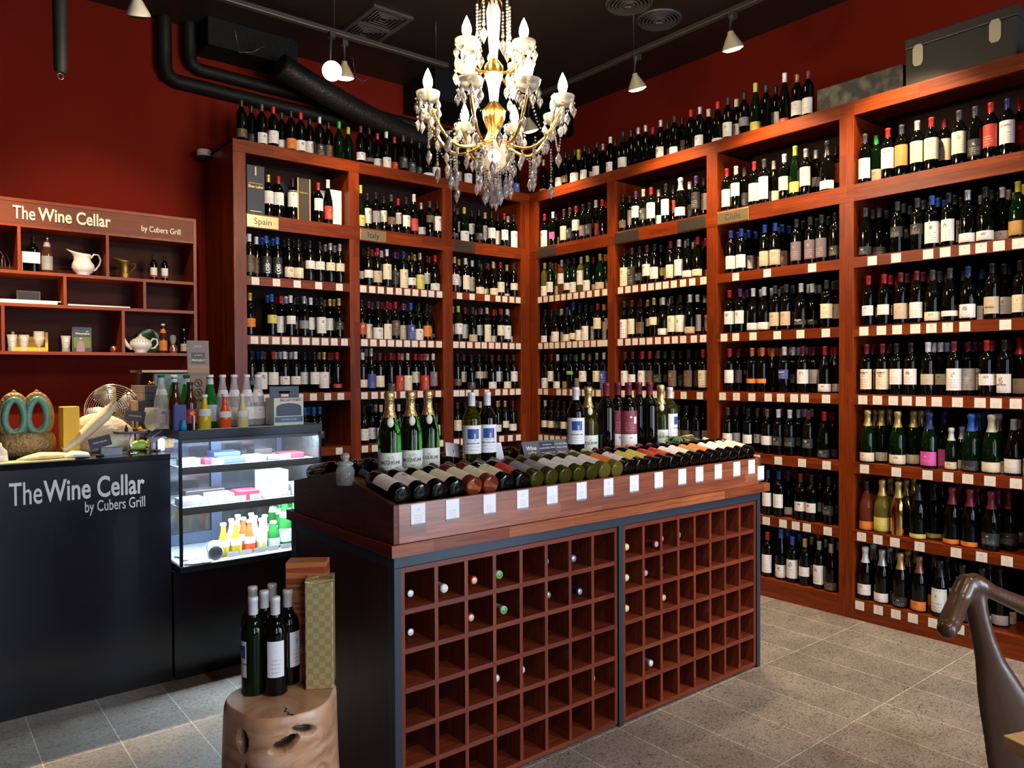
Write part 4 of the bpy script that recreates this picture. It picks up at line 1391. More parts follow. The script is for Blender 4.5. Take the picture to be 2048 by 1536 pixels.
text('counter_lettering', 'Wine Cellar', .135, (p2.x + 4.5, -.3525, p2.z), (PI / 2, 0, 0), LETTER, ct, .002, .0024, 'LEFT', width=at(290, 1000, 'y', CY).x - p2.x)
p3 = at(291, 1012, 'y', CY)
text('counter_lettering', 'by Cubers Grill', .072, (p3.x + 4.5, -.3525, p3.z), (PI / 2, 0, 0), LETTER, ct, .002, .0002, 'RIGHT', width=p3.x - at(171, 1015, 'y', CY).x)

# ------------------------------------------------------------------ refrigerated display case
FX0, FX1, FY0, FY1 = -3.425, -2.69, -1.409, -.86
FZ0, FZ1 = .535, 1.226
fr = thing('display_fridge', 'lit glass display fridge with black frame on a black base beside the counter', 'display fridge', (FX0, FY0, 0))
W_, D_ = FX1 - FX0, FY1 - FY0
obj('base_cabinet', MB().box(-.015, W_, .06, D_, 0, FZ0 - .001), BLACKM, fr)
FRM = mat('fridge_frame', (.018, .026, .038), .35, metal=.3)
q = MB()
for x in (0, W_ - .014):
    q.box(x, x + .014, 0, .014, FZ0 + .03, FZ1 - .045)
    q.box(x, x + .014, D_ - .014, D_, FZ0 + .03, FZ1 - .045)
q.box(0, W_, 0, .014, FZ0, FZ0 + .028)
q.box(0, W_, D_ - .02, D_, FZ0, FZ0 + .028)
q.box(0, .014, .0145, D_ - .021, FZ0, FZ0 + .028)
q.box(W_ - .014, W_, .0145, D_ - .021, FZ0, FZ0 + .028)
obj('frame', q, FRM, fr, bevel=.001)
obj('top_panel', MB().box(-.003, W_ + .003, -.004, D_ + .004, FZ1 - .044, FZ1), FRM, fr, bevel=.002)
LIT = mat('fridge_interior_panel', (.70, .76, .85), .35)
obj('floor_tray', MB().box(.015, W_ - .015, .015, D_ - .021, FZ0 + .005, FZ0 + .026), LIT, fr)
q = MB()
for x0, x1, y in ((.015, W_ * .46, D_ - .04), (W_ * .46, W_ - .015, D_ - .03)):
    for a, b, c, d in ((x0, x0 + .03, FZ0 + .03, FZ1 - .046), (x1 - .03, x1, FZ0 + .03, FZ1 - .046), (x0 + .031, x1 - .031, FZ0 + .03, FZ0 + .09), (x0 + .031, x1 - .031, FZ1 - .1, FZ1 - .046)):
        q.box(a, b, y, y + .008, c, d)
obj('sliding_door_frame', q, mat('blue_grey_aluminium', (.10, .14, .24), .35, metal=.5), fr)
obj('mirror_back', MB().box(.015, W_ - .015, D_ - .019, D_ - .0145, FZ0 + .03, FZ1 - .046), mat('mirror_door', (.35, .38, .45), .12, metal=.9), fr)
FG = mat('case_glass', (.9, .95, 1), .02, alpha=.06, spec=.8)
obj('front_glass', MB().box(.015, W_ - .015, .004, .007, FZ0 + .029, FZ1 - .046), FG, fr)
obj('side_glass', MB().box(.004, .007, .015, D_ - .015, FZ0 + .029, FZ1 - .046), FG, fr)
obj('side_glass', MB().box(W_ - .007, W_ - .004, .015, D_ - .015, FZ0 + .029, FZ1 - .046), FG, fr)
LED = mat('cool_led', (1, 1, 1), .5, emit=(.72, .88, 1.0), es=400)
SHZ = (.842, 1.040)
for z in SHZ:
    q = MB().box(.016, W_ - .016, .012, D_ - .05, z - .006, z)
    o = obj('glass_shelf', q, mat('frosted_shelf', (.8, .88, .95), .25, trans=.3), fr)
    obj('shelf_front_rail', MB().box(.015, W_ - .015, .0085, .0115, z - .03, z + .006).tube([(.016, .02, z - .017), (W_ - .016, .02, z - .017)], .011, 10), FRM, o)
obj('top_rail', MB().box(.015, W_ - .015, .0085, .013, FZ1 - .062, FZ1 - .0445), FRM, fr)
for z in (FZ1 - .050, SHZ[0] - .013, SHZ[1] - .013):
    obj('led_strip', MB().box(.03, W_ - .03, .033, .045, z, z + .005), LED, fr)
# small price holders in the case
pc = MB()
pc.face([(-.03, 0, -.014), (.03, 0, -.014), (.03, 0, .014), (-.03, 0, .014)], [(0, 0), (1, 0), (1, 1), (0, 1)])
pc.box(-.03, .03, .0003, .001, -.014, .014)
pcm = pc.mesh('price_holder')
for z, xs_ in ((SHZ[1] + .02, (.07, .20, .38, .55)), (SHZ[0] + .02, (.05, .12, .20, .31, .39, .47, .55, .63)), (FZ0 + .043, (.27, .34, .41, .48, .55, .62))):
    for x in xs_:
        link('price_holder', pcm, CARDI, fr, (x, .052, z))


def prim(name, q, m_, label, cat, loc, rot=(0, 0, 0), group=None, bevel=0, parent=None):
    o = obj(name, q, m_, parent, loc, bevel)
    o.rotation_euler = rot
    if label:
        tag(o, label, cat, group)
    return o


def fbottle(name, prof, glassm, liquid, loc, label, group, capm=None, labm=None, lz=(.05, .10), neck=None, sc=1, turn=0):
    r = max(a for a, b in prof)
    o = obj(name, MB().lathe(prof, 20), glassm, None, loc)
    o.rotation_euler = (0, 0, turn)
    o.scale = (sc, sc, sc)
    tag(o, label, 'bottle', group)
    h = prof[-1][1]
    rt_ = prof[-1][0]
    obj('bottle_cap', MB().lathe([(rt_ + .002, h - .012), (rt_ + .003, h - .002), (rt_, h + .002), (0, h + .002)], 14), capm or WHITE, o)
    if labm:
        obj('label', MB().lathe([(r + .0008, lz[0]), (r + .0008, lz[1])], 14, None, 0, (-PI / 2 - 1.3, -PI / 2 + 1.3)), labm, o)
    if neck:
        def rad(z):
            for (r0, z0), (r1, z1) in zip(prof, prof[1:]):
                if z0 <= z <= z1 and z1 > z0:
                    return r0 + (r1 - r0) * (z - z0) / (z1 - z0)
        obj('neck_label', MB().lathe([(rad(neck[0]) + .0012, neck[0]), (rad(neck[1]) + .0012, neck[1])], 14, None, 0, (-PI / 2 - 1.5, -PI / 2 + 1.5)), labm, o)
    return o


P_SODA = [(0, .003), (.027, 0), (.030, .004), (.030, .052), (.027, .075), (.016, .11), (.012, .13), (.0115, .165), (.013, .170)]
P_WATER = [(0, .003), (.033, 0), (.037, .004), (.037, .11), (.034, .14), (.022, .19), (.0155, .225), (.014, .262), (.0155, .268)]
P_BEER = [(0, .003), (.028, 0), (.0305, .004), (.0305, .12), (.027, .15), (.015, .185), (.0125, .205), (.0125, .228), (.0135, .232)]
CLEAR = mat('clear_bottle_glass', (.80, .85, .88), .04, alpha=.32, spec=1)
GRNB = mat('bright_green_glass', (.03, .26, .05), .04, trans=.45, ior=1.2)
AMB = mat('brown_beer_glass', (.05, .015, .008), .05)
SY = mat('yellow_soda', (.62, .48, .02), .08)
SR_ = mat('red_orange_soda', (.75, .09, .02), .08)
SP = mat('pale_lemon_soda', (.62, .60, .30), .08)
PINK = labelmat('waterlabel', (.80, .76, .76), (.7, .3, .2), (.2, .2, .5))
BLUEL = labelmat('bluewater', (.55, .70, .80), (.1, .2, .6), (.8, .1, .1))
SODAL = labelmat('sodalabel', (.78, .80, .82), (.2, .3, .2), (.75, .45, .05))
ZT = FZ1 + .0006


def ontop(px, Y, z=ZT):
    return (at(px, 850, 'y', Y).x, Y, z)


GT = 'drink bottles standing on top of the fridge'
fbottle('water_bottle', P_WATER, CLEAR, None, ontop(323.6, -1.20), 'clear mineral water bottle on the fridge behind the wine glass', GT, GRNB, PINK, (.03, .10), (.17, .20))
fbottle('water_bottle', P_WATER, GRNB, None, ontop(349, -1.10), 'green water bottle on the fridge behind the first brown beer bottle', GT, WHITE, BLUEL, (.03, .10), (.22, .25))
fbottle('water_bottle', P_WATER, GRNB, None, ontop(374, -1.05), 'green water bottle on the fridge behind the red-labelled beer bottle', GT, GRNB, BLUEL, (.03, .10), (.22, .25))
fbottle('beer_bottle', P_BEER, AMB, None, ontop(351, -1.33), 'brown beer bottle with dark label on the fridge beside the blue box', GT, BLK, LABM['K'], (.03, .10))
fbottle('beer_bottle', P_BEER, AMB, None, ontop(381, -1.33), 'brown beer bottle with red label on the fridge', GT, BLK, LABM['r'], (.03, .10))
fbottle('water_bottle', P_WATER, GRNB, None, ontop(421, -1.22), 'tall green water bottle with pale blue label behind the yellow soda', GT, WHITE, BLUEL, (.03, .115), (.22, .25))
fbottle('soda_bottle', P_SODA, CLEAR if 0 else SY, None, ontop(409.5, -1.36), 'small bottle of yellow soda at the front of the fridge top', GT, SODAL, SODAL, (.066, .10)).material_slots[0].material = SY
fbottle('soda_bottle', P_SODA, SR_, None, ontop(450, -1.36), 'small bottle of red orange soda at the front of the fridge top', GT, WHITE, SODAL, (.055, .085))
fbottle('soda_bottle', P_SODA, SP, None, ontop(485, -1.36), 'small bottle of pale lemon soda at the front of the fridge top', GT, WHITE, SODAL, (.055, .085))
for px, lb in ((446, 'behind the red soda'), (469, 'between the red and pale sodas'), (494, 'behind the pale lemon soda'), (516, 'beside the beer carton')):
    fbottle('water_bottle', P_WATER, CLEAR, None, ontop(px, -1.24), 'clear sparkling water bottle with orange and white labels, ' + lb, GT, WHITE, PINK, (.035, .10), (.155, .19))
jb = prim('amber_jar', MB().lathe([(0, .002), (.028, 0), (.032, .004), (.032, .085), (.026, .095), (.029, .10), (.029, .112), (0, .112)], 18), mat('amber_jar_glass', (.50, .25, .04), .1, trans=.3), 'small amber glass jar on the fridge behind the beer carton', 'jar', ontop(533, -1.20))
p = ontop(362, -1.395)
prim('blue_box', MB().box(-.028, .028, -.018, .018, 0, .125), mat('royal_blue_card', (.02, .04, .22), .45), 'upright blue card box between the brown bottles on the fridge', 'box', (p[0], -1.37, ZT), bevel=.001)
prim('blue_tube', MB().lathe([(0, 0), (.016, 0), (.016, .03), (.01, .035), (.012, .05), (0, .05)], 14), mat('sky_blue_plastic', (.02, .30, .62), .3), 'little sky blue plastic pot at the front corner of the fridge', 'pot', (ontop(366, -1.39)[0], -1.395, ZT))
p = ontop(389, -1.39)
prim('price_stand', MB().box(-.003, .003, -.01, .01, 0, .07), PAPER, 'slim white card standing edge-on beside the yellow soda', 'card', (p[0], -1.375, ZT))
prim('paper_strip', MB().box(0, .42, 0, .03, 0, .0015), PAPER, 'long white paper strip lying along the front of the fridge top', 'paper', (ontop(395, -1.40)[0], -1.408, ZT))
# beer carton
p0, p1 = ontop(541, -1.36), ontop(604, -1.36)
cw = p1[0] - p0[0] - .012
bc = thing('beer_carton', 'printed cardboard beer carrier with cut-out handle on the fridge top', 'carton', (p0[0] + .01, -1.385, ZT))
CRD = mat('cream_card', (.62, .66, .58), .55)
NVC = mat('slate_blue_print', (.04, .07, .11), .5)
q = MB().box(0, cw, 0, .002, 0, .145)
q.box(0, cw, .118, .12, 0, .145)
q.box(0, .002, .0022, .1178, 0, .145)
q.box(cw - .002, cw, .0022, .1178, 0, .145)
q.box(0, cw, .0022, .1178, 0, .002)
obj('carton_body', q, CRD, bc)
q = MB()
q.box(0, .004, .058, .062, .0025, .205)
q.box(cw - .004, cw, .058, .062, .0025, .205)
q.box(.004, cw - .004, .058, .062, .180, .205)
q.box(.004, .05, .058, .062, .150, .180)
q.box(cw - .05, cw - .004, .058, .062, .150, .180)
q.box(.004, cw - .004, .058, .062, .0025, .150)
obj('carrier_handle', q, NVC, bc)
pic = [(.012, .05), (cw - .012, .05)] + [(cw / 2 + (cw / 2 - .012) * math.cos(a), .095 + .022 * math.sin(a)) for a in [PI * i / 10 for i in range(11)]]
obj('printed_picture', MB().prism(pic, 1, -.0012, -.0002), labelmat('seapic', (.05, .08, .12), (.3, .35, .25), (.45, .45, .2)), bc)
obj('blue_band', MB().box(.004, cw - .004, -.0012, -.0002, .016, .045), mat('sea_blue_print', (.06, .16, .26), .5), bc)
text('carton_lettering', 'BALLAST POINT', .019, (cw * .56, -.0015, .127), (PI / 2, 0, 0), mat('brick_red_ink', (.35, .04, .03), .5), bc, .0003, .0004, 'CENTER', .86)
text('carton_lettering', 'VICTORY AT SEA', .011, (cw / 2, -.0015, .027), (PI / 2, 0, 0), LETTER, bc, .0003, 0, 'CENTER')
# poster bag on a brown box and the glass oven behind
p = at(397, 780, 'y', -.98)
bb = thing('coffee_bag', 'tall brown paper box with round black logos behind the fridge bottles', 'box', (p.x - .005, -.955, ZT))
KR = mat('kraft_card', (.30, .23, .16), .6)
obj('bag_body', MB().box(-.045, .045, -.04, .04, 0, .27), KR, bb, bevel=.004)
for z in (.225, .175):
    Mx = Matrix.Translation((0, -.0403, z)) @ Matrix.Rotation(PI / 2, 4, 'X')
    o = obj('round_logo', MB().lathe([(.017, 0), (.017, .001), (.021, .001), (.021, 0)], 20, Mx).box(-.003, .003, -.0415, -.0404, z - .014, z + .014, rot=Matrix.Rotation(-.6, 3, 'Y'), org=(0, -.04, z)), INK, bb)
text('bag_lettering', 'OOM', .018, (0, -.0412, .125), (PI / 2, 0, 0), INK, bb, .0003, .0004, 'CENTER')
q = prim('framed_poster', MB().box(-.058, .058, -.003, .003, 0, .185), mat('brown_poster', (.20, .13, .10), .4), 'small brown printed poster card standing on the kraft box', 'poster', (p.x, -.985, ZT + .2705), (-.06, 0, .05))
obj('poster_panel', MB().box(-.036, .036, -.0042, -.0032, .06, .12), mat('dark_poster_panel', (.05, .035, .03), .4), q)
text('poster_lettering', 'PROUDLY', .016, (0, -.0046, .072), (PI / 2, 0, 0), LETTERC, q, .0002, .0003, 'CENTER')
text('poster_lettering', 'THE SINGLE', .008, (0, -.0046, .102), (PI / 2, 0, 0), LETTERC, q, .0002, 0, 'CENTER')
text('poster_lettering', 'BREWED', .010, (0, -.0046, .150), (PI / 2, 0, 0), LETTER, q, .0002, 0, 'CENTER')
obj('poster_picture', MB().box(-.055, .055, -.0042, -.0032, .012, .05), labelmat('townpic', (.35, .22, .12), (.8, .7, .4), (.8, .7, .5)), q)
# tall glass cabinet behind, pale board on top
p = at(306, 800, 'y', -.25)
p2 = at(388, 800, 'y', -.25)
zt_ = at(340, 745, 'y', -.25).z
gc = thing('countertop_oven', 'grey-green glass-fronted oven standing behind the fridge bottles', 'oven', (p.x, -.25, 0))
obj('oven_body', MB().box(0, p2.x - p.x, 0, .4, .95, zt_), mat('grey_green_panel', (.09, .13, .12), .3), gc, bevel=.01)
obj('oven_door', MB().box(.03, p2.x - p.x - .03, -.008, -.001, 1.0, zt_ - .04), mat('tinted_oven_glass', (.12, .20, .16), .08), gc)
obj('oven_stand', MB().box(.01, p2.x - p.x - .01, .01, .4, 0, .949), BLK, gc)
pa, pb = at(284, 742, 'y', -.28), at(384, 740, 'y', -.28)
prim('serving_board', MB().box(0, pb.x - pa.x, 0, .3, 0, .014), mat('pale_board', (.70, .58, .38), .5), 'pale board lying on the glass-fronted oven', 'board', (pa.x, -.28, zt_ + .001))

# ---- contents of the case
zf = FZ0 + .0268
GIN = 'drinks on the bottom deck of the display fridge'


def inf(px, y, z):
    return (at(px, 1100, 'y', FY0 + y).x, FY0 + y, z)


SODAS = [(447, .11, SY, 'yellow soda bottle in the fridge nearest the lying white tin'), (472, .11, SY, 'second yellow soda bottle at the front of the fridge'), (499, .11, SR_, 'orange soda bottle at the front of the fridge deck'),
         (523, .11, SP, 'pale soda bottle in the fridge beside the squat green bottle')]
for px, y, mm, lb in SODAS:
    fbottle('soda_bottle', P_SODA, mm, None, inf(px, y, zf), lb, GIN, WHITE, SODAL, (.052, .088))
for i, (px, y) in enumerate(((463, .20), (487, .20), (510, .20), (476, .30), (503, .30), (530, .20))):
    fbottle('soda_bottle', P_SODA, (SP, SR_, SP, SP, SP, SP)[i], None, inf(px, y, zf), 'capped soda bottle inside the fridge, %s of those behind the front row' % ORD[i], GIN, WHITE, SODAL, (.052, .088))
fbottle('squat_bottle', [(0, .003), (.029, 0), (.033, .004), (.033, .06), (.030, .09), (.016, .12), (.0135, .14), (.015, .146)], GRNB, None, inf(547, .12, zf), 'squat bright green water bottle with pale label in the fridge', GIN, WHITE, BLUEL, (.015, .06))
for i, (px, y) in enumerate(((570, .13), (562, .24), (577, .24), (548, .32), (590, .14))):
    fbottle('water_bottle', P_WATER, GRNB, None, inf(px, y, zf), 'green water bottle inside the fridge beyond the sodas, %s of the cluster' % ORD[i], GIN, WHITE, BLUEL, (.03, .10), (.16, .19))
p = inf(425, .10, zf + .0385)
tn = prim('lying_tin', MB().lathe([(0, 0), (.034, 0), (.038, .004), (.038, .13), (.034, .134), (0, .134)], 24), [mat('white_tin', (.7, .72, .74), .35)], 'white tin lying on its side on the fridge deck with its dark base showing', 'tin', (p[0], FY0 + .05, zf + .0385), (-PI / 2, 0, -.25))
obj('tin_base', MB().lathe([(0, -.002), (.030, -.002), (.033, .0)], 24).lathe([(.012, -.003), (.018, -.003)], 20), mat('dark_tin_base', (.02, .03, .04), .35), tn)
for i, (px, y, s) in enumerate(((388, .05, .046), (380, .15, .048), (413, .03, .03), (368, .24, .045))):
    prim('white_saucer', MB().lathe([(0, 0), (s * .6, 0), (s, .008), (s * .97, .010), (s * .6, .004), (0, .004)], 24), WHITE, 'white saucer on the fridge deck, %s from the front post' % ORD[i], 'saucer', inf(px, y, zf), group='saucers in the fridge')
COLS = [(.10, .16, .5), (.75, .76, .8), (.45, .05, .08), (.06, .05, .05), (.2, .25, .6), (.7, .7, .75)]
for i, (x, y, w_, d_, h_, c) in enumerate(((.04, .10, .09, .10, .035, 1), (.15, .10, .06, .08, .03, 2), (.23, .08, .12, .14, .03, 0), (.37, .08, .09, .12, .03, 1), (.47, .08, .08, .12, .022, 4), (.56, .10, .12, .12, .03, 2), (.24, .24, .14, .12, .045, 0), (.45, .23, .1, .12, .05, 3))):
    prim('food_packet', MB().box(0, w_, 0, d_, 0, h_), mat('packet_%d' % c, COLS[c], .3), 'packet on the upper shelf of the fridge, %s, %s' % (ORD[i], ('blue', 'white', 'red', 'dark', 'violet', 'pale')[c]), 'packet', (FX0 + x, FY0 + y, SHZ[1] + .0006), (0, 0, 0), 'packets on the upper fridge shelf', .004)
for i, (x, y, w_, d_, h_, c) in enumerate(((.03, .08, .12, .12, .035, 1), (.17, .08, .12, .12, .045, 1), (.31, .07, .11, .12, .05, 2), (.44, .08, .14, .12, .14, 1), (.60, .08, .10, .12, .06, 5), (.10, .26, .2, .1, .05, 3))):
    prim('food_packet', MB().box(0, w_, 0, d_, 0, h_), mat('packet_%d' % c, COLS[c], .3), 'packet on the middle shelf of the fridge, %s, %s' % (ORD[i], ('blue', 'white', 'red', 'dark', 'violet', 'pale')[c]), 'packet', (FX0 + x, FY0 + y, SHZ[0] + .0006), (0, 0, 0), 'packets on the middle fridge shelf', .004)

# ------------------------------------------------------------------ hanging shelf unit on the back wall
UY = .35
un = thing('wall_shelf', 'red wooden wall shelf unit with a lettered header above the counter', 'shelf', (-3.9, YB, 1.6))
UO = Vector(un.location)


def ub(q, x0, x1, z0, z1, y0=UY, y1=YB - .002):
    return q.box(x0 - UO.x, x1 - UO.x, y0 - UO.y, y1 - UO.y, z0 - UO.z, z1 - UO.z)


UX0, UX1 = -4.95, -2.815
UW = wood('unit_hardwood', (.20, .032, .004), (.24, .042, .006), rough=.4, bw=1.6, rh=.12, grain=.2)
UB = wood('unit_back_wood', (.040, .009, .005), (.050, .012, .006), rough=.55, bw=2.5, rh=.3, grain=.15, coat=0, spec=.1)
obj('unit_side', ub(MB(), UX1 - .02, UX1, 1.628, 2.58), UW, un)
obj('unit_side', ub(MB(), UX0, UX0 + .02, 1.628, 2.58), UW, un)
obj('unit_top', ub(MB(), UX0, UX1, 2.5805, 2.60), UW, un)
obj('unit_bottom', ub(MB(), UX0 + .0205, UX1 - .0205, 1.628, 1.648), UW, un)
hd = obj('unit_header', ub(MB(), UX0 + .0205, UX1 - .0205, 2.438, 2.58, UY + .004, UY + .02), wood('header_wood', (.13, .027, .009), (.15, .033, .011), rough=.45, bw=3, rh=.3, grain=.15, coat=0), un)
obj('header_rail', ub(MB(), UX0 + .0205, UX1 - .0205, 2.425, 2.4375), UW, un)
for z in (2.152, 1.948):
    obj('unit_shelf', ub(MB(), UX0 + .0205, UX1 - .0205, z - .02, z), UW, un)
for x, z0, z1 in ((-3.878, 2.1525, 2.4245), (-3.383, 2.1525, 2.4245), (-4.45, 2.1525, 2.4245), (-3.632, 1.9485, 2.1315), (-3.158, 1.9485, 2.1315), (-4.2, 1.9485, 2.1315), (-3.968, 1.6485, 1.9275), (-3.293, 1.6485, 1.9275), (-4.5, 1.6485, 1.9275)):
    obj('unit_divider', ub(MB(), x - .009, x + .009, z0, z1), UW, un)
obj('unit_back', ub(MB(), UX0 + .0205, UX1 - .0205, 1.6485, 2.438, YB - .016, YB - .003), UB, un)
p = at(25, 436, 'y', UY)
pb = at(222, 455, 'y', UY)
text('header_lettering', 'The', .118, (p.x - UO.x, UY - UO.y + .0, p.z - UO.z), (PI / 2, 0, 0), LETTERC, un, .004, .001, 'LEFT', width=at(70, 430, 'y', UY).x - p.x)
p2 = at(77, 440, 'y', UY)
text('header_lettering', 'Wine Cellar', .112, (p2.x - UO.x, UY - UO.y + .0, p2.z - UO.z), (PI / 2, 0, 0), LETTERC, un, .004, .0022, 'LEFT', width=at(222, 440, 'y', UY).x - p2.x)
p3 = at(362, 470, 'y', UY)
text('header_lettering', 'by Cubers Grill', .055, (p3.x - UO.x, UY - UO.y + .0015, p3.z - UO.z), (PI / 2, 0, 0), LETTERC, un, .002, .0001, 'RIGHT', width=p3.x - at(284, 460, 'y', UY).x)


def us(px, lvl, y=.45):
    z = dict(a=2.1526, b=1.9486, c=1.6486)[lvl]
    lo, hi = -5.2, -2.5
    for _ in range(40):
        mid = (lo + hi) / 2
        if pr((mid, y, z + .1))[0] < px:
            lo = mid
        else:
            hi = mid
    return (mid, y, z)


HG = 'objects on the wall shelf unit'
bottle('wine_bottle', 'b', GD, 'k', 'k', 0, 0, us(67, 'a', .47), (0, 0, 0), 'dark wine bottle behind a white slip on the wall unit, first compartment shown', 'bottle', None, sc=.78)
q = MB().box(-.05, .05, -.001, .001, .06, .13)
q.box(-.05, -.046, -.001, .001, 0, .06)
tag(obj('paper_slip', q, PAPER, None, (us(62, 'a', .425)[0], .425, 2.1526)), 'white card slip standing in front of the dark bottle, wall unit', 'card')
fbottle('beer_bottle', P_BEER, AMB, None, us(94, 'a', .43), 'brown beer bottle with picture label on the top row of the wall unit', HG, mat('steel_cap', (.4, .4, .4), .3, metal=1), LABM['g'], (.02, .11), (.17, .20)).scale = (1.05, 1.05, 1.0)
for i, px in enumerate((307, 329)):
    o = bottle('wine_bottle', 'b', GD, 'k', 'W', .22, .5, us(px, 'a', .45), (0, 0, 0), 'half bottle with white and red label on the wall unit, ' + ('nearer the brass jug' if not i else 'nearer the end panel'), 'bottle', 'pair of half bottles on the wall unit', sc=.62)
    link('label', bmesh_('b', 'lab', .14, .22), LABM['r'], o)
POR = mat('white_porcelain', (.82, .80, .76), .15, coat=.4)


def handle(q, pts, r):
    q.tube(pts, r, 8)
    return q


# white pitcher
pt = us(166, 'a', .46)
pj = thing('white_pitcher', 'white fluted porcelain pitcher on the wall shelf unit', 'pitcher', pt)
rings = []
for z, r, e in ((0, .036, 0), (.004, .038, 0), (.010, .034, 0), (.03, .056, 0), (.055, .068, 0), (.08, .064, 0), (.105, .050, .004), (.125, .044, .012), (.14, .046, .025), (.152, .050, .045)):
    rg = []
    for i in range(36):
        a = 2 * PI * i / 36
        rr = r * (1 + (.035 * math.cos(12 * a + z * 60) if .02 < z < .1 else 0))
        k = max(0, -math.cos(a)) ** 3
        rg.append((rr * math.cos(a) - e * k * 1.1, rr * math.sin(a) * (1 - .3 * k if e else 1), z + e * k * .5 + (.0 if not e else -.006 * (1 - k))))
    rings.append(rg)
obj('pitcher_body', MB().loft(rings), POR, pj)
obj('pitcher_handle', handle(MB(), [(.046, 0, .125), (.065, 0, .152), (.092, 0, .150), (.105, 0, .118), (.098, 0, .085), (.075, 0, .05), (.062, 0, .042)], .006), POR, pj)
# brass jug
bj = thing('brass_jug', 'tall brass jug with wide pointed spout on the wall shelf unit', 'jug', us(249, 'a', .46))
BR = mat('aged_brass', (.28, .18, .05), .4, metal=.8, bump=.4, bscale=80)
rings = []
for z, r, e in ((0, .036, 0), (.006, .036, 0), (.04, .031, 0), (.08, .024, 0), (.095, .026, .005), (.115, .036, .03), (.125, .040, .05)):
    rings.append([(r * math.cos(a) - e * max(0, -math.cos(a)) ** 4, r * math.sin(a), z + e * .5 * max(0, -math.cos(a)) ** 4) for a in [2 * PI * i / 28 for i in range(28)]])
obj('jug_body', MB().loft(rings), BR, bj)
obj('jug_handle', handle(MB(), [(.036, 0, .11), (.07, 0, .112), (.066, 0, .085), (.03, 0, .045)], .0022), BR, bj)
# teapot
tp = thing('porcelain_teapot', 'white porcelain teapot with floral trim on the lowest row of the wall unit', 'teapot', us(281, 'c', .44))
obj('teapot_body', MB().lathe([(.04, 0), (.042, .004), (.038, .008), (.062, .03), (.074, .055), (.066, .08), (.045, .096), (.03, .102)], 32), POR, tp)
obj('teapot_lid', MB().lathe([(.033, .1025), (.025, .110), (.008, .115), (.009, .121), (.006, .128), (0, .129)], 24), POR, tp)
obj('teapot_spout', MB().tube([(-.055, 0, .03), (-.085, 0, .05), (-.095, 0, .075), (-.108, 0, .105)], [.018, .014, .010, .008], 10), POR, tp)
obj('teapot_handle', handle(MB(), [(.062, 0, .075), (.08, 0, .10), (.105, 0, .095), (.112, 0, .065), (.09, 0, .035), (.066, 0, .032)], .0065), POR, tp)
q = MB()
for k in range(9):
    a = -PI / 2 + (k - 4) * .27
    q.sphere((.066 * math.cos(a), .066 * math.sin(a), .078), .004, 6, 4)
obj('floral_trim', q, mat('leaf_print', (.15, .2, .12), .4), tp)
q = us(300, 'c', .54)
tag(obj('green_plate', MB().lathe([(0, 0), (.05, .002), (.085, .012), (.087, .010), (.05, -.002), (0, -.003)], 36, Matrix.Translation((q[0], .575, q[2] + .0875)) @ Matrix.Rotation(PI / 2 + .12, 4, 'X')), mat('green_glaze', (.06, .13, .04), .2)), 'green glazed plate propped against the back behind the teapot', 'plate')
fbottle('beer_bottle', P_BEER, AMB, None, us(326, 'c', .43), 'brown beer bottle with orange label beside the teapot', HG, WHITE, LABM['o'], (.02, .10), (.16, .19)).scale = (.88, .88, .88)
fbottle('beer_bottle', P_BEER, GD, None, us(367.5, 'c', .43), 'small dark bottle with pale round label at the end of the lowest row', HG, mat('steel_cap', (.4, .4, .4), .3, metal=1), LABM['c'], (.02, .09)).scale = (.8, .8, .75)
cp_ = us(346, 'c', .43)
pk = thing('glass_coffee_maker', 'little copper and glass coffee pot between the two small bottles', 'coffee pot', cp_)
obj('pot_base', MB().lathe([(.024, 0), (.028, .01), (.03, .03), (.016, .06), (.012, .065)], 20), mat('copper_sheen', (.6, .35, .22), .2, metal=.8), pk)
obj('pot_globe', MB().lathe([(.012, .0655), (.02, .085), (.022, .105), (.018, .125), (.008, .13)], 20), GLASS, pk)
obj('pot_handle', handle(MB(), [(.02, 0, .095), (.034, 0, .10), (.036, 0, .07), (.026, 0, .04)], .003), BLK, pk)
ch = us(227, 'c', .42)
tag(obj('copper_candle_holder', MB().lathe([(0, 0), (.015, 0), (.022, .012), (.024, .026), (.019, .04), (.015, .044), (.013, .04), (.018, .026), (0, .01)], 24), mat('copper_holder', (.55, .25, .12), .25, metal=.9), None, ch), 'small round copper candle holder on the lowest row of the wall unit', 'candle holder')
# winemaker book
bk = us(164, 'c', .46)
bo = thing('upright_book', 'dark book with a person in a lilac shirt on its cover, propped upright', 'book', bk)
obj('book_block', MB().box(-.055, .055, 0, .02, .0, .165), PAPER, bo)
q = obj('book_cover', MB().box(-.056, .056, -.003, -.0003, 0, .167), mat('dark_green_cover', (.025, .035, .025), .35), bo)
obj('cover_picture', MB().box(-.05, .05, -.0038, -.0031, .03, .10), labelmat('vinepic', (.10, .16, .03), (.2, .3, .05), (.02, .06, .01)), bo)
obj('cover_person', MB().prism([(-.035, .004), (.016, .004), (.012, .06), (.0, .078), (-.014, .078), (-.028, .06)], 1, -.0046, -.0039).lathe([(.0095, 0), (.0095, .0006), (0, .0006)], 16, Matrix.Translation((-.007, -.0041, .088)) @ Matrix.Rotation(PI / 2, 4, 'X'), 1), [mat('lilac_shirt', (.25, .18, .26), .6), mat('face_print', (.45, .28, .2), .6)], bo)
text('cover_lettering', 'Winemaker', .018, (.004, -.0042, .118), (PI / 2, 0, 0), LETTER, bo, .0002, 0, 'CENTER')
text('cover_lettering', 'the', .011, (.03, -.0042, .135), (PI / 2, 0, 0), LETTER, bo, .0002, 0, 'CENTER')
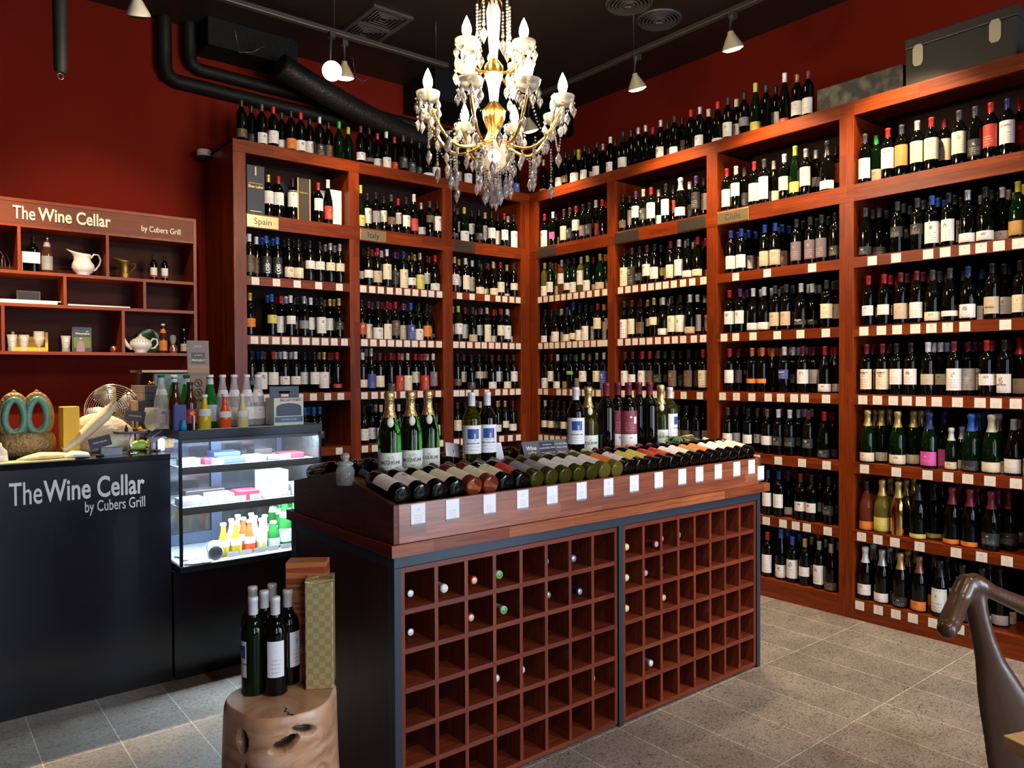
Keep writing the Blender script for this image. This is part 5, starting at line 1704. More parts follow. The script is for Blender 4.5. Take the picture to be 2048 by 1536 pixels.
text('cover_lettering', 'BILL O BRIEN', .007, (.02, -.0042, .008), (PI / 2, 0, 0), LETTER, bo, .0002, 0, 'CENTER') if 0 else None
# framed photo, papers
pf = us(57, 'b', .53)
fm = thing('picture_frame', 'small framed dark picture lying against the back of the wall unit', 'picture frame', pf)
obj('frame_border', MB().box(-.066, .066, 0, .008, 0, .01).box(-.066, .066, 0, .008, .085, .095).box(-.066, -.056, 0, .008, .0105, .0845).box(.056, .066, 0, .008, .0105, .0845), mat('bronze_frame', (.12, .08, .04), .4, metal=.3), fm)
obj('frame_picture', MB().box(-.0555, .0555, .003, .006, .0105, .0845), labelmat('greypic', (.05, .05, .045), (.3, .3, .25), (.35, .35, .3)), fm)
a0, a1 = us(-20, 'b', .40)[0], us(113, 'b', .40)[0]
prim('paper_pile', MB().box(a0, a1, .365, .52, 1.9487, 1.966).box(a0 + .05, a1 + .02, .37, .52, 1.9664, 1.972), PAPER, 'flat pile of cream papers under the small picture frame', 'papers', (0, 0, 0))
a0, a1 = us(134, 'b', .38)[0], us(258, 'b', .38)[0]
prim('paper_sheet', MB().box(a0, a1, .352, .50, 1.9487, 1.957), PAPER, 'thin cream folder lying in the middle compartment of the wall unit', 'papers', (0, 0, 0))
# glasses on the lowest row
PINT = [(.023, 0), (.024, .012), (.022, .03), (.027, .085), (.030, .10), (.0285, .10), (.0255, .085), (.0205, .03), (.0, .014)]
YB_ = mat('yellow_ochre_card', (.85, .52, .02), .5)
for i, (px, nm_) in enumerate(((24, 'nearest the picture edge'), (48, 'beside the goblet'), (131.5, 'beside the upright book'))):
    g = obj('pint_glass', MB().lathe(PINT, 24), GLASS, None, us(px, 'c', .42))
    tag(g, 'clear shaped beer glass on the wall unit, ' + nm_, 'glass', 'clear beer glasses on the wall unit')
    g.scale = (1, 1, 1.05)
    obj('glass_emblem', MB().lathe([(.0277, .06), (.0290, .085)], 6, None, 0, (-PI / 2 - .4, -PI / 2 + .4)), mat('pale_emblem', (.6, .62, .7), .5), g)
g = obj('goblet', MB().lathe([(.026, 0), (.026, .003), (.005, .008), (.005, .03), (.022, .05), (.032, .085), (.030, .13), (.0285, .13), (.030, .085), (.02, .052), (0, .036)], 24), GLASS, None, us(78, 'c', .43))
tag(g, 'tall clear stemmed beer goblet on the lowest row of the wall unit', 'glass')
yb = us(60, 'c', .53)
t = thing('yellow_carton', 'yellow cut-out card carton behind the beer glasses on the wall unit', 'carton', yb)
q = MB().box(-.10, -.085, 0, .06, 0, .13).box(.085, .10, 0, .06, 0, .13).box(-.0845, .0845, 0, .003, 0, .03).box(-.0845, .0845, 0, .003, .085, .10).box(-.0845, .0845, .05, .06, 0, .09)
obj('carton_frame', q, YB_, t)
wm = us(5, 'a', .45)
t = thing('wire_rack', 'bent wire bottle holder in the end compartment of the wall unit', 'wire holder', wm)
obj('wire_loops', MB().tube([(-.03, 0, .003), (-.03, 0, .08), (-.01, 0, .12), (.01, 0, .08), (.015, 0, .003)], .003, 6).tube([(.0, .03, .003), (.0, .03, .09), (.02, .03, .12), (.04, .03, .06), (.04, .03, .003)], .003, 6), mat('dark_wire', (.06, .05, .05), .35, metal=.7), t)
# ------------------------------------------------------------------ things on the counter
ZK = 1.1126


def onc(px, Y):
    return (at(px, 890, 'y', Y).x, Y, ZK)


# sculpture: two joined hollow figures
p = onc(52, -1.02)
sc_ = thing('twin_sculpture', 'bronze and verdigris sculpture of two joined figures with oval openings', 'sculpture', p)
sc_.scale = (.74, .74, .74)
BRZ = mat('gilt_bronze', (.36, .24, .10), .5, metal=.35, bump=1.0, bscale=45)
VER = mat('verdigris_glaze', (.12, .30, .24), .35, bump=.3, bscale=60)
k_ = 1 / 330.0
q = MB()
rings = []
for z, w, d in ((0, .12, .055), (.02, .150, .075), (.07, .170, .085), (.11, .165, .08), (.14, .150, .072), (.155, .135, .06)):
    rings.append([((w * math.cos(a)) * (1 + .02 * math.sin(7 * a + z * 60)), d * math.sin(a) * (1 + .03 * math.sin(9 * a + z * 40)), z) for a in [2 * PI * i / 48 for i in range(48)]])
q.loft(rings)
obj('rough_base', q, BRZ, sc_)
for s in (-1, 1):
    c = Vector((s * .062, 0, .262))
    oval = []
    for i in range(40):
        a = 2 * PI * i / 40
        oval.append((c.x + .052 * math.cos(a) * (1 - .12 * math.sin(a)), -.03, c.z + .105 * math.sin(a)))
    obj('glazed_opening', MB().tube(oval, .021, 12, closed=True), VER, sc_)
    q = MB()
    oval2 = [(c.x + (x - c.x) * 1.30, .0, c.z + (z - c.z) * 1.18) for x, y, z in oval]
    q.tube(oval2, .030, 12, closed=True)
    q.tube([(c.x, 0, .345), (c.x, 0, .375), (c.x, 0, .39)], [.03, .012, .009], 12)
    q.sphere((c.x, 0, .405), .016, 14, 10, 0, (1, 1, 1.5))
    obj('figure', q, BRZ, sc_)
yb = onc(139, -1.1)
prim('yellow_box', MB().box(-.036, .036, -.036, .036, 0, .235), YB_, 'tall plain yellow box standing on the counter beside the sculpture', 'box', yb, (0, 0, .12), bevel=.004)
# fan
fp = at(226, 820, 'y', -.62)
fn = thing('desk_fan', 'chrome desk fan with round wire cage on the counter behind the cloth', 'fan', (fp.x, -.62, ZK))
FCZ = fp.z - ZK
FR = .14
CHR = mat('bright_chrome', (.85, .83, .78), .18, metal=1)
Mf = Matrix.Translation((0, 0, FCZ)) @ Matrix.Rotation(-.3, 4, 'Z') @ Matrix.Rotation(PI / 2, 4, 'X')
q = MB()
for i in range(11):
    r = .03 + (FR - .03) * i / 10
    zc = .045 * math.sqrt(max(0, 1 - (r / FR) ** 2))
    q.tube([Mf @ Vector((r * math.cos(a), r * math.sin(a), zc)) for a in [2 * PI * k / 40 for k in range(40)]], .0013 if i < 10 else .004, 5, closed=True)
for k in range(8):
    a = 2 * PI * k / 8 + .2
    q.tube([Mf @ Vector((r * math.cos(a), r * math.sin(a), .045 * math.sqrt(max(0, 1 - (r / FR) ** 2)) + .002)) for r in (.02, .06, .10, .14, FR)], .0026, 5)
obj('wire_cage', q, CHR, fn)
q = MB()
for k in range(4):
    a0 = k * PI / 2 + .4
    rg = []
    for r, wd in ((.02, .02), (.06, .045), (.11, .06), (.135, .03)):
        c = Vector((r * math.cos(a0), r * math.sin(a0), 0))
        t_v = Vector((-math.sin(a0), math.cos(a0), 0))
        rg.append([Mf @ (c + t_v * wd * s + Vector((0, 0, .012 * s - .0 + e))) for s, e in ((-1, .0), (1, .0), (1, .0015), (-1, .0015))])
    q.loft(rg)
obj('fan_blade', q, mat('pale_metal_blade', (.75, .72, .66), .3, metal=.6), fn)
obj('fan_hub', MB().lathe([(0, .052), (.02, .050), (.03, .04), (.03, -.08), (.045, -.085), (.045, -.16), (.02, -.18), (0, -.18)], 20, Mf), CHR, fn)
obj('fan_stand', MB().tube([(0, .10, FCZ), (0, .08, FCZ - .1), (0, .03, .02)], .012, 10).lathe([(0, .02), (.09, .015), (.1, 0), (0, 0)], 28), CHR, fn)
# cloth bags
LIN = mat('pale_linen', (.72, .62, .48), .85, bump=.5, bscale=50)


def lump(name, label, loc, pts, r, flat=.5, mm=LIN, cat='cloth bag'):
    q = MB()
    rings = []
    for (x, z, hw, hd) in pts:
        rings.append([(x + 0 * hw, hd * math.cos(a) * (1 + .06 * math.sin(5 * a + x * 40)), z + hw * math.sin(a) * (1 + .05 * math.sin(4 * a + x * 70))) for a in [2 * PI * i / 26 for i in range(26)]])
    q.loft(rings)
    o = obj(name, q, mm, None, loc)
    s_ = o.modifiers.new('smooth', 'SUBSURF')
    s_.levels = s_.render_levels = 1
    return tag(o, label, cat)


p = onc(214, -.95)
q = MB()
rings = []
for z, w, d, cx in ((0, .125, .09, 0), (.02, .14, .10, 0), (.08, .14, .10, .0), (.12, .125, .09, -.01), (.155, .10, .07, -.02), (.175, .07, .05, -.03), (.188, .035, .025, -.035), (.192, .008, .006, -.035)):
    rings.append([(cx + w * math.cos(a) * (1 + .05 * math.sin(5 * a + z * 30)), d * math.sin(a) * (1 + .08 * math.sin(7 * a + z * 50)), z) for a in [2 * PI * i / 40 for i in range(40)]])
q.loft(rings)
o = obj('linen_bag', q, LIN, None, (p[0] - .01, -.95, ZK))
tag(o, 'pale linen bag slumped on the counter below the fan', 'cloth bag')
q = MB()
pts = [(-.20, 0, .03), (-.14, .0, .07), (-.08, 0, .13), (-.02, 0, .19), (.03, 0, .25)]
q.tube(pts, [.022, .035, .045, .05, .022], 14, flat=.6)
tag(obj('draped_cloth', q, mat('cream_cloth', (.78, .68, .50), .85, bump=.4, bscale=60), None, (onc(228, -1.12)[0] - .02, -1.12, ZK)), 'cream cloth draped diagonally up over the linen bag', 'cloth')
for i, (px, Y, w, mm) in enumerate(((92, -1.22, .115, mat('printed_cloth', (.70, .64, .45), .85, bump=.5, bscale=50)), (150, -1.24, .06, PAPER))):
    q = MB()
    q.loft([[(x + .004 * math.sin(9 * a), d * math.cos(a), .5 * h + .5 * h * math.sin(a)) for a in [2 * PI * j / 18 for j in range(18)]] for x, d, h in ((-w, .01, .008), (-w * .7, .05, .02), (-.2 * w, .07, .034), (.4 * w, .06, .03), (.9 * w, .03, .022), (w, .008, .01))])
    tag(obj('folded_cloth', q, mm, None, onc(px, Y)), ('rumpled printed cloth lying along the counter in front of the sculpture', 'crumpled white paper napkin beside the yellow box')[i], 'cloth')
prim('yellow_paper', MB().box(-.17, .17, -.05, .05, 0, .004), mat('pale_yellow_paper', (.8, .72, .35), .6), 'sheet of pale yellow paper under the printed cloth at the counter edge', 'paper', (onc(60, -1.27)[0], -1.27, ZK))
prim('porcelain_bottle', MB().lathe([(0, 0), (.03, 0), (.035, .01), (.03, .05), (.012, .07), (.010, .085), (0, .087)], 20), POR, 'small white vase at the picture edge of the counter', 'vase', onc(-2, -1.22))
# stacked boxes behind
WDB = mat('grey_wood_box', (.28, .22, .18), .5)
DPB = mat('dark_violet_box', (.045, .035, .05), .45)
OAK = mat('oak_box_wood', (.45, .32, .18), .5)
for i, (xf, x1, z0, z1, dp, mm, lb) in enumerate(((273, 318, 862, 905, .22, OAK, 'bottom oak wine box of the stack behind the counter'), (272, 320, 801, 861, .22, OAK, 'tall oak wine box in the stack behind the counter'),
                                              (286, 318, 786, 800, .27, WDB, 'flat grey wooden box upper in the stack'), (286, 322, 771, 785, .27, WDB, 'topmost flat grey wooden box of the stack'))):
    Y = -.80
    a, b = at(xf, 830, 'y', Y), at(x1, 830, 'y', Y)
    za = zb_prev if i else ZK
    zb = at(300, z0, 'y', Y).z
    t = thing('wooden_box', lb, 'box', ((a.x + b.x) / 2, Y, za), 'stack of wooden boxes by the fridge')
    hx = (b.x - a.x) / 2
    obj('lit_box_side', MB().box(-hx, -hx + .012, 0, dp, .0005, zb - za - .001), mm, t, bevel=.001)
    obj('shaded_box_body', MB().box(-hx + .0122, hx, .0, dp, .0005, zb - za - .001), DPB, t, bevel=.001)  # lit side and darker front are put into the box colours
    zb_prev = zb
o = prim('brass_trinket', MB().sphere((0, 0, .012), .012, 10, 8).sphere((.02, 0, .01), .010, 10, 8), GOLD, 'tiny brass trinket on top of the stacked boxes', 'ornament', (at(300, 765, 'y', -.72).x, -.72, zb_prev + .0006))
# wine glass
g = thing('wine_glass', 'large clear wine glass standing on the counter before the stacked boxes', 'wine glass', (onc(305, -1.02)[0], -1.02, ZK))
obj('glass_foot', MB().lathe([(0, .003), (.034, .001), (.034, 0), (0, 0)], 28), GLASS, g)
obj('glass_stem', MB().lathe([(.006, .0031), (.0035, .02), (.0035, .08), (.006, .092)], 12), GLASS, g)
obj('glass_bowl', MB().lathe([(.006, .0925), (.028, .105), (.043, .14), (.042, .175), (.033, .215), (.0315, .215), (.0405, .175), (.0415, .14), (.027, .107), (0, .0945)], 32), GLASS, g)
# cake stand with bits
cs = thing('cake_stand', 'small glass pedestal stand on the counter holding little trinkets', 'stand', (onc(261, -1.16)[0], -1.16, ZK))
obj('stand_foot', MB().lathe([(.04, 0), (.04, .004), (.008, .012), (.006, .04), (.008, .095)], 24), CHROME, cs)
obj('stand_plate', MB().lathe([(0, .0955), (.075, .097), (.08, .11), (.078, .11), (.073, .1), (0, .099)], 32), mat('smoked_glass', (.4, .35, .4), .08, trans=.5), cs)
sx = cs.location.x
prim('trinket', MB().lathe([(0, 0), (.008, 0), (.009, .02), (.004, .03), (.003, .04), (0, .041)], 12), BLK, 'tiny dark bottle ornament on the glass stand', 'ornament', (sx - .02, -1.17, ZK + .1005))
prim('trinket', MB().sphere((0, 0, .011), .011, 12, 8), mat('dark_berry', (.03, .02, .03), .3), 'round dark bead on the glass stand', 'ornament', (sx + .02, -1.165, ZK + .1005))
prim('trinket', MB().sphere((0, 0, .012), .012, 12, 8).tube([(0, 0, .02), (.0, 0, .03)], .003, 6), mat('yellow_bead', (.7, .4, .02), .4), 'yellow ball ornament on the glass stand', 'ornament', (sx + .048, -1.15, ZK + .1005))
VC = mat('dark_violet_card', (.035, .028, .05), .45)
for px, py, Y, ang, tw, lb in ((200, 884, -1.24, -.22, .1, 'dark name card tilted in a black clip near the napkin'), (270, 832, -1.08, .14, -.1, 'dark name card held above the glass stand'), (314, 868, -1.16, -.62, .2, 'steeply tilted dark name card by the wine glass')):
    c = at(px, py, 'y', Y)
    t = thing('card_clip', lb, 'card', (c.x, Y, ZK), 'dark name cards in clips on the counter')
    h = c.z - ZK
    q = MB().box(-.048, .048, -.0008, .0008, h - .026, h + .026, rot=Matrix.Rotation(ang, 3, 'Y'), org=(0, 0, h))
    obj('name_card', q, VC, t)
    tx = text('card_lettering', 'WINE CELLAR', .0095, (0, -.0012, h - .003), (PI / 2, ang, 0), LETTER, t, .0002, 0, 'CENTER')
    obj('clip_stem', MB().tube([(0, .004, 0), (0, .004, h)], .004, 8).lathe([(0, .008), (.018, .007), (.018, 0), (0, 0)], 16, Matrix.Translation((0, .004, 0))), BLK, t)
prim('grey_card_stack', MB().box(-.045, .045, -.03, .03, 0, .035), mat('blue_grey_card', (.22, .26, .32), .5), 'block of blue-grey cards on the counter below the glass stand', 'cards', onc(221, -1.2))
lv = onc(282, -1.14)
q = MB().tube([(-.04, 0, .022), (-.015, 0, .028), (.02, 0, .030), (.035, 0, .026)], [.010, .024, .026, .018], 14)
prim('green_gourd', q, mat('lime_green_skin', (.22, .36, .05), .4), 'small green fruit-like ornament lying on the counter by the stand', 'ornament', (lv[0], -1.09, ZK + .001))
q = MB().box(-.06, .06, -.04, .04, 0, .05)
prim('woven_basket', q, mat('wicker', (.45, .30, .14), .8, bump=1.0, bscale=70), 'woven straw basket at the counter end against the fridge', 'basket', (onc(333, -1.0)[0] - .03, -1.0, ZK), bevel=.01)
prim('paper_roll', MB().lathe([(.01, 0), (.036, 0), (.036, .06), (.01, .06)], 20), WHITE, 'white paper roll in front of the basket', 'roll', (onc(320, -1.18)[0], -1.12, ZK))

# ------------------------------------------------------------------ ceiling fixtures
SPM = mat('lamp_housing', (.03, .028, .025), .4)
REF = mat('frosted_reflector_glass', (.45, .38, .26), .25, metal=.3)
HOT = mat('lit_lamp_face', (1, .9, .7), .5, emit=(1, .80, .50), es=22)


def spotlamp(px, py, x=None, y=None, z=3.5, aim=(.3, 0, -1), lit=True, label='', mount=3.74):
    if x is not None:
        p = at(px, py, 'x', x)
    else:
        p = at(px, py, 'y', y)
    t = thing('track_spot_lamp', label, 'spotlight', p, 'reflector spot lamps on the tracks')
    M = Vector(aim).normalized().to_track_quat('Z', 'Y').to_matrix().to_4x4()
    obj('reflector', MB().lathe([(.018, -.105), (.020, -.09), (.030, -.075), (.062, -.015), (.064, -.0015)], 24, M), REF if lit else mat('pale_reflector', (.7, .65, .5), .3), t)
    obj('lamp_face', MB().lathe([(.0625, 0), (.04, .012), (0, .016)], 24, M), HOT if lit else BLK, t)
    nb = M @ Vector((0, 0, -.105))
    q = MB().tube([nb, nb + Vector((0, 0, .05)), (nb.x * .5, nb.y * .5, mount - p.z - .02)], .007, 8)
    q.box(-.02, .02, -.02, .02, mount - p.z - .035, mount - p.z)
    obj('swivel_arm', q, SPM, t)
    return p


for px, py, lb in ((1275, 178, 'lit reflector spot lamp over the Misc and USA bays'), (1466, 98, 'lit reflector spot lamp over the Chile bay'), (1062, 262, 'lit spot lamp over the corner, glimpsed behind the chandelier')):
    spotlamp(px, py, x=-.385, aim=(.35, .05, -1), label=lb)
spotlamp(664, 142, y=-.62, aim=(-.35, -1.0, -.55), label='lit spot lamp near the back wall that faces the room')
spotlamp(689, 156, y=-.56, aim=(.1, .2, -1), label='lit spot lamp just beside the one facing the room', mount=3.74)
spotlamp(277, 32, y=-.6, aim=(.2, .45, -1), lit=False, label='unlit pale spot lamp in a black housing over the counter')
t = thing('track_rail', 'slim black track rail running along the tall shelving under the ceiling', 'track', (-.385, -2, 3.745))
obj('rail_bar', MB().box(-.017, .017, -2.2, 1.95, 0, .03), SPM, t)
obj('rail_edge', MB().box(-.0185, -.0172, -2.2, 1.95, .0, .006), mat('dull_aluminium', (.35, .32, .28), .35, metal=.9), t)
q = MB()
for y in (-2, -.8, .4, 1.6):
    q.tube([(0, y, .0302), (0, y, ZC - 3.745 - .001)], .004, 6)
obj('hanger_rod', q, SPM, t)
t = thing('track_rail', 'slim black track rail near the back wall over the counter', 'track', (-2.6, -.6, 3.745))
obj('rail_bar', MB().box(-1.9, 1.3, -.017, .017, 0, .03), SPM, t)
obj('rail_edge', MB().box(-1.9, 1.3, -.0185, -.0172, 0, .006), mat('dull_aluminium', (.35, .32, .28), .35, metal=.9), t)
q = MB()
for x in (-1.7, -.6, .4, 1.2):
    q.tube([(x, 0, .0302), (x, 0, ZC - 3.745 - .001)], .004, 6)
obj('hanger_rod', q, SPM, t)
# ducts and pipes
def pipe(name, label, pts, rad, cat='pipe', seg=16):
    P = [Vector(p) for p in pts]
    out = [P[0]]
    for a, b, c in zip(P, P[1:], P[2:]):
        r = rad * 1.6
        out += [b + (a - b).normalized() * r, b + ((a - b).normalized() + (c - b).normalized()) * r * .3, b + (c - b).normalized() * r]
    out.append(P[-1])
    o = obj(name, MB().tube(out, rad, seg), DUCT)
    return tag(o, label, cat)


pipe('lagged_pipe', 'black lagged pipe dropping from the ceiling and turning along the back wall', [(-2.96, .55, ZC - .001), (-2.96, .55, 3.62), (.3, .55, 3.56)], .05)
pipe('lagged_pipe', 'second black lagged pipe running just above the first on the back wall', [(-2.79, .54, ZC - .001), (-2.79, .54, 3.74), (.3, .54, 3.68)], .045)
a_, b_2, c_2 = at(560, 130, 'y', .10), at(720, 235, 'y', .20), at(870, 292, 'y', .33)
q = MB()
N_ = 60
pts, rs = [], []
for i in range(N_):
    s = i / (N_ - 1)
    p = Vector(a_) * (1 - s) ** 2 + 2 * s * (1 - s) * Vector(b_2) + s * s * Vector(c_2)
    pts.append(p)
    rs.append(.085 + .004 * (i % 2))
q.tube(pts, rs, 18)
e_ = Vector(c_2)
q.tube([e_, e_ + Vector((.35, .02, -.02)), e_ + Vector((.7, .03, -.02))], .08, 18)
tag(obj('flexible_duct', q, mat('ribbed_black_duct', (.010, .010, .010), .4, bump=.4, bscale=50)), 'ribbed black flexible duct sloping down behind the spot lamps to the corner', 'duct')
prim('air_duct', MB().box(-2.72, -2.05, .34, YB - .012, 3.86, ZC - .002), DUCT, 'boxy black air duct under the ceiling along the back wall', 'duct', (0, 0, 0))
prim('air_duct', MB().box(-.95, XR - .012, .10, YB - .012, 3.80, ZC - .002), DUCT, 'boxy black air duct in the corner over the France bay', 'duct', (0, 0, 0))
q = at(705, 110, 'z', 3.95)
cb = MB()
for (x0, y0), (x1, y1), (x2, y2) in (((470, 60), (478, 105), (530, 92)), ((705, 115), (712, 155), (735, 160))):
    P = [at(a, b, 'y', .1) for a, b in ((x0, y0), ((x0 + x1) / 2, (y0 + y1) / 2 + 4), (x1, y1), ((x1 + x2) / 2, (y1 + y2) / 2 + 6), (x2, y2))]
    cb.tube(P, .006, 6)
tag(obj('hanging_cable', cb, mat('black_cable', (.02, .02, .02), .3)), 'loops of thin black cable hanging below the air duct', 'cable')
# hanging black strut with hook
P = at(119, 0, 'y', -.55)
bt = at(121, 146, 'y', -.55)
t = thing('hanging_strut', 'black padded strut hanging from the ceiling with a small metal hook', 'strut', (bt.x, -.55, bt.z))
obj('strut_body', MB().tube([(0, 0, 0), (0, 0, .02), (0, 0, .5), (-.005, 0, ZC - bt.z - .001)], [.026, .032, .037, .038], 14), mat('black_padding', (.012, .014, .012), .6, bump=.3, bscale=20), t)
obj('hook_ring', MB().tube([(.014 * math.cos(a), 0, -.018 + .016 * math.sin(a)) for a in [2 * PI * i / 18 for i in range(18)]], .0022, 6, closed=True), CHROME, t)
# ceiling cassette with four-way grille
ZV = ZC - .012
cc = [at(x, y, 'z', ZV) for x, y in ((672, 75), (755, 2), (828, 38), (738, 96))]
cx_, cy_ = sum(p.x for p in cc) / 4, sum(p.y for p in cc) / 4
hx_, hy_ = .16, .30
t = thing('air_grille', 'square ceiling air grille with four-way louvres above the spot lamps', 'air vent', (cx_, cy_, ZC))
GRM = mat('grille_grey', (.06, .055, .05), .4)
obj('grille_frame', MB().box(-hx_, hx_, -hy_, -hy_ + .03, -.02, -.001).box(-hx_, hx_, hy_ - .03, hy_, -.02, -.001).box(-hx_, -hx_ + .03, -hy_ + .0302, hy_ - .0302, -.02, -.001).box(hx_ - .03, hx_, -hy_ + .0302, hy_ - .0302, -.02, -.001).box(-hx_ + .0302, hx_ - .0302, -.012, .012, -.018, -.001), GRM, t)
q = MB()
for y0 in (-hy_ + .03, .012):
    h2 = (hy_ - .042) / 2
    c = y0 + h2
    for s in range(5):
        f = 1 - s / 5
        a, b = (hx_ - .03) * f, h2 * f
        zz = -.016 + .002 * s
        q.tube([(-a, c - b, zz), (a, c - b, zz), (a, c + b, zz), (-a, c + b, zz)], .004, 5, closed=True)
obj('grille_louvre', q, mat('grille_louvre_grey', (.10, .09, .08), .4), t)
for px, py, lb in ((1258, 12, 'round ceiling air diffuser with concentric rings, the larger looking one'), (1318, 44, 'round ceiling air diffuser nearer the shelving, concentric rings')):
    p = at(px, py, 'z', ZC - .02)
    t = thing('air_diffuser', lb, 'air vent', (p.x, p.y, ZC))
    q = MB()
    for k in range(5):
        r = .03 + .025 * k
        q.lathe([(r, -.006 - .003 * (5 - k)), (r + .016, -.022), (r + .018, -.020), (r + .004, -.003)], 36)
    obj('diffuser_ring', q, GRM, t)
    obj('diffuser_rim', MB().lathe([(.165, -.001), (.162, -.012), (.148, -.014), (.148, -.001)], 40), GRM, t)
p1_, p2_ = at(1178, 0, 'z', ZC - .01), at(1380, 40, 'z', ZC - .01)
tag(obj('ceiling_panel', MB().box(-1.62, -.62, -2.75, -1.75, ZC - .008, ZC - .001), mat('panel_dark', (.028, .019, .016), .3)), 'square dark ceiling panel carrying the two round diffusers', 'ceiling panel')
# security camera
p = at(408, 306, 'y', .50)
t = thing('dome_camera', 'white dome security camera fixed beside the top of the wine shelving', 'security camera', p)
obj('camera_base', MB().lathe([(0, .02), (.048, .02), (.052, .012), (.050, -.016), (.040, -.024)], 32), mat('cream_plastic', (.62, .55, .52), .35), t)
obj('camera_dome', MB().lathe([(.040, -.0245), (.034, -.042), (.018, -.052), (0, -.055)], 32), mat('tinted_dome', (.02, .02, .025), .05), t)
obj('camera_bracket', MB().box(-.02, .02, .03, YB - p.y - .001, -.005, .018), mat('cream_plastic', (.62, .55, .52), .35), t)

# ------------------------------------------------------------------ chandelier
CH = dep(988, 250, 3.6)
chd = thing('crystal_chandelier', 'lit gilt chandelier with candle bulbs and crystal drops over the island', 'chandelier', (CH.x, CH.y, 0))
BULB = mat('glowing_candle_bulb', (1, .9, .7), .5, emit=(1, .80, .52), es=400)
CUPM = mat('cut_glass_cup', (1, .98, .94), .35, trans=.85, ior=1.15)
CNDL = mat('cream_candle_tube', (.85, .72, .42), .4)
ra = math.atan2(rt.y, rt.x)


def zat(py, D=3.6):
    return dep(988, py, D).z


Zt, Zh, Zb = ZC, zat(292), zat(372)
obj('centre_stem', MB().lathe([(0, zat(345)), (.02, zat(343)), (.055, zat(330)), (.06, zat(300)), (.052, zat(285)), (.03, zat(262)), (.05, zat(240)), (.055, zat(222)), (.02, zat(205)), (.028, zat(175)), (.045, zat(150)), (.045, zat(135)), (.018, zat(120)), (.03, zat(60)), (.035, zat(25)), (.02, zat(5)), (.015, ZC - .3), (.015, ZC - .06), (.06, ZC - .03), (.065, ZC - .001)], 28,
                                mats=[1, 1, 1, 1, 0, 0, 0, 0, 1, 1, 0, 0, 1, 1, 1, 0, 0, 0, 0]), [GOLD, mat('cut_glass_column', (.95, .9, .8), .1, trans=.5, ior=1.4)], chd)
pm = MB()
pm.lathe([(.0004, 0), (.0105, -.016), (.0125, -.026), (.0004, -.050)], 6)
pm.sphere((0, 0, .008), .0065, 6, 4)
pendm = pm.mesh('crystal_pendant')
bl = MB().sphere((0, 0, 0), .0075, 6, 4)


def beads(path, r=.0062, step=.0135):
    q = MB()
    for p0, p1 in zip(path, path[1:]):
        d = Vector(p1) - Vector(p0)
        n = max(1, int(d.length / step))
        for i in range(n):
            q.sphere(tuple(Vector(p0) + d * (i / n)), r, 6, 4)
    return q


def tier(n, r, zb, zroot, a0, drop, strings):
    for k in range(n):
        a = ra + a0 + 2 * PI * k / n
        ax = Vector((math.cos(a), math.sin(a), 0))
        B = ax * r + Vector((0, 0, zb - .075))
        path = []
        for s in [i / 16 for i in range(17)]:
            rr = .045 + (r - .045) * (s ** .8)
            zz = zroot - drop * math.sin(PI * min(1, s * 1.02) * .78) + (B.z - zroot + drop * math.sin(PI * .78)) * s ** 2.2
            path.append(ax * rr + Vector((0, 0, zz)))
        path[-1] = B - Vector((0, 0, .012))
        am = obj('chandelier_arm', MB().tube(path, [.0072 + .0014 * (i % 2) for i in range(17)], 8), GOLD, chd)
        M = Matrix.Translation(B)
        obj('drip_cup', MB().lathe([(.008, -.018), (.03, -.016), (.048, -.002), (.053, .016), (.056, .030), (.050, .028), (.044, .010), (.035, .002), (0, -.004)], 16, M), CUPM, am)
        obj('candle_tube', MB().lathe([(.0085, -.003), (.0085, .042), (0, .042)], 12, M), CNDL, am)
        obj('candle_bulb', MB().lathe([(.008, .0425), (.017, .054), (.022, .072), (.021, .088), (.013, .112), (.005, .130), (0, .140)], 14, M), BULB, am)
        for j in range(7):
            b = a + 2 * PI * (j + .5) / 7
            o = link('crystal_pendant', pendm, CRYS, am, B + Vector((math.cos(b) * .052, math.sin(b) * .052, -.008 - (.022 if j % 2 else 0))))
            o.rotation_euler = (0, 0, b)
            o.scale = (1.15, 1.15, 1.2)
        # garland of beads from the arm
        mid = path[7]
        q = beads([mid, mid - Vector((0, 0, strings))])
        obj('bead_string', q, CRYS, am)
        o = link('crystal_pendant', pendm, CRYS, am, mid - Vector((0, 0, strings + .012)))
        o.scale = (1.3, 1.3, 1.3)
        for kk in (4, 10, 13):
            o = link('crystal_pendant', pendm, CRYS, am, path[kk] - Vector((0, 0, .016)))
            o.scale = (1.2, 1.2, 1.25)
        nb = ra + a0 + 2 * PI * (k + 1) / n
        E_ = Vector((math.cos(nb), math.sin(nb), 0)) * r + Vector((0, 0, B.z - .02))
        P0 = B - Vector((0, 0, .02))
        sag = [P0.lerp(E_, s) - Vector((0, 0, .16 * math.sin(PI * s))) for s in [i / 8 for i in range(9)]]
        if n > 5:
            obj('bead_garland', beads(sag, .005, .014), CRYS, am)
            o = link('crystal_pendant', pendm, CRYS, am, sag[4] - Vector((0, 0, .01)))
            o.scale = (1.4, 1.4, 1.5)


tier(8, .335, zat(190) + .0, zat(288), R(-17), .07, .10)
tier(4, .185, zat(88), zat(150), R(-40), .03, .06)
obj('bowl_bulb', MB().sphere((0, 0, zat(312)), .020, 14, 10, 0, (1, 1, 1.3)), BULB, chd)
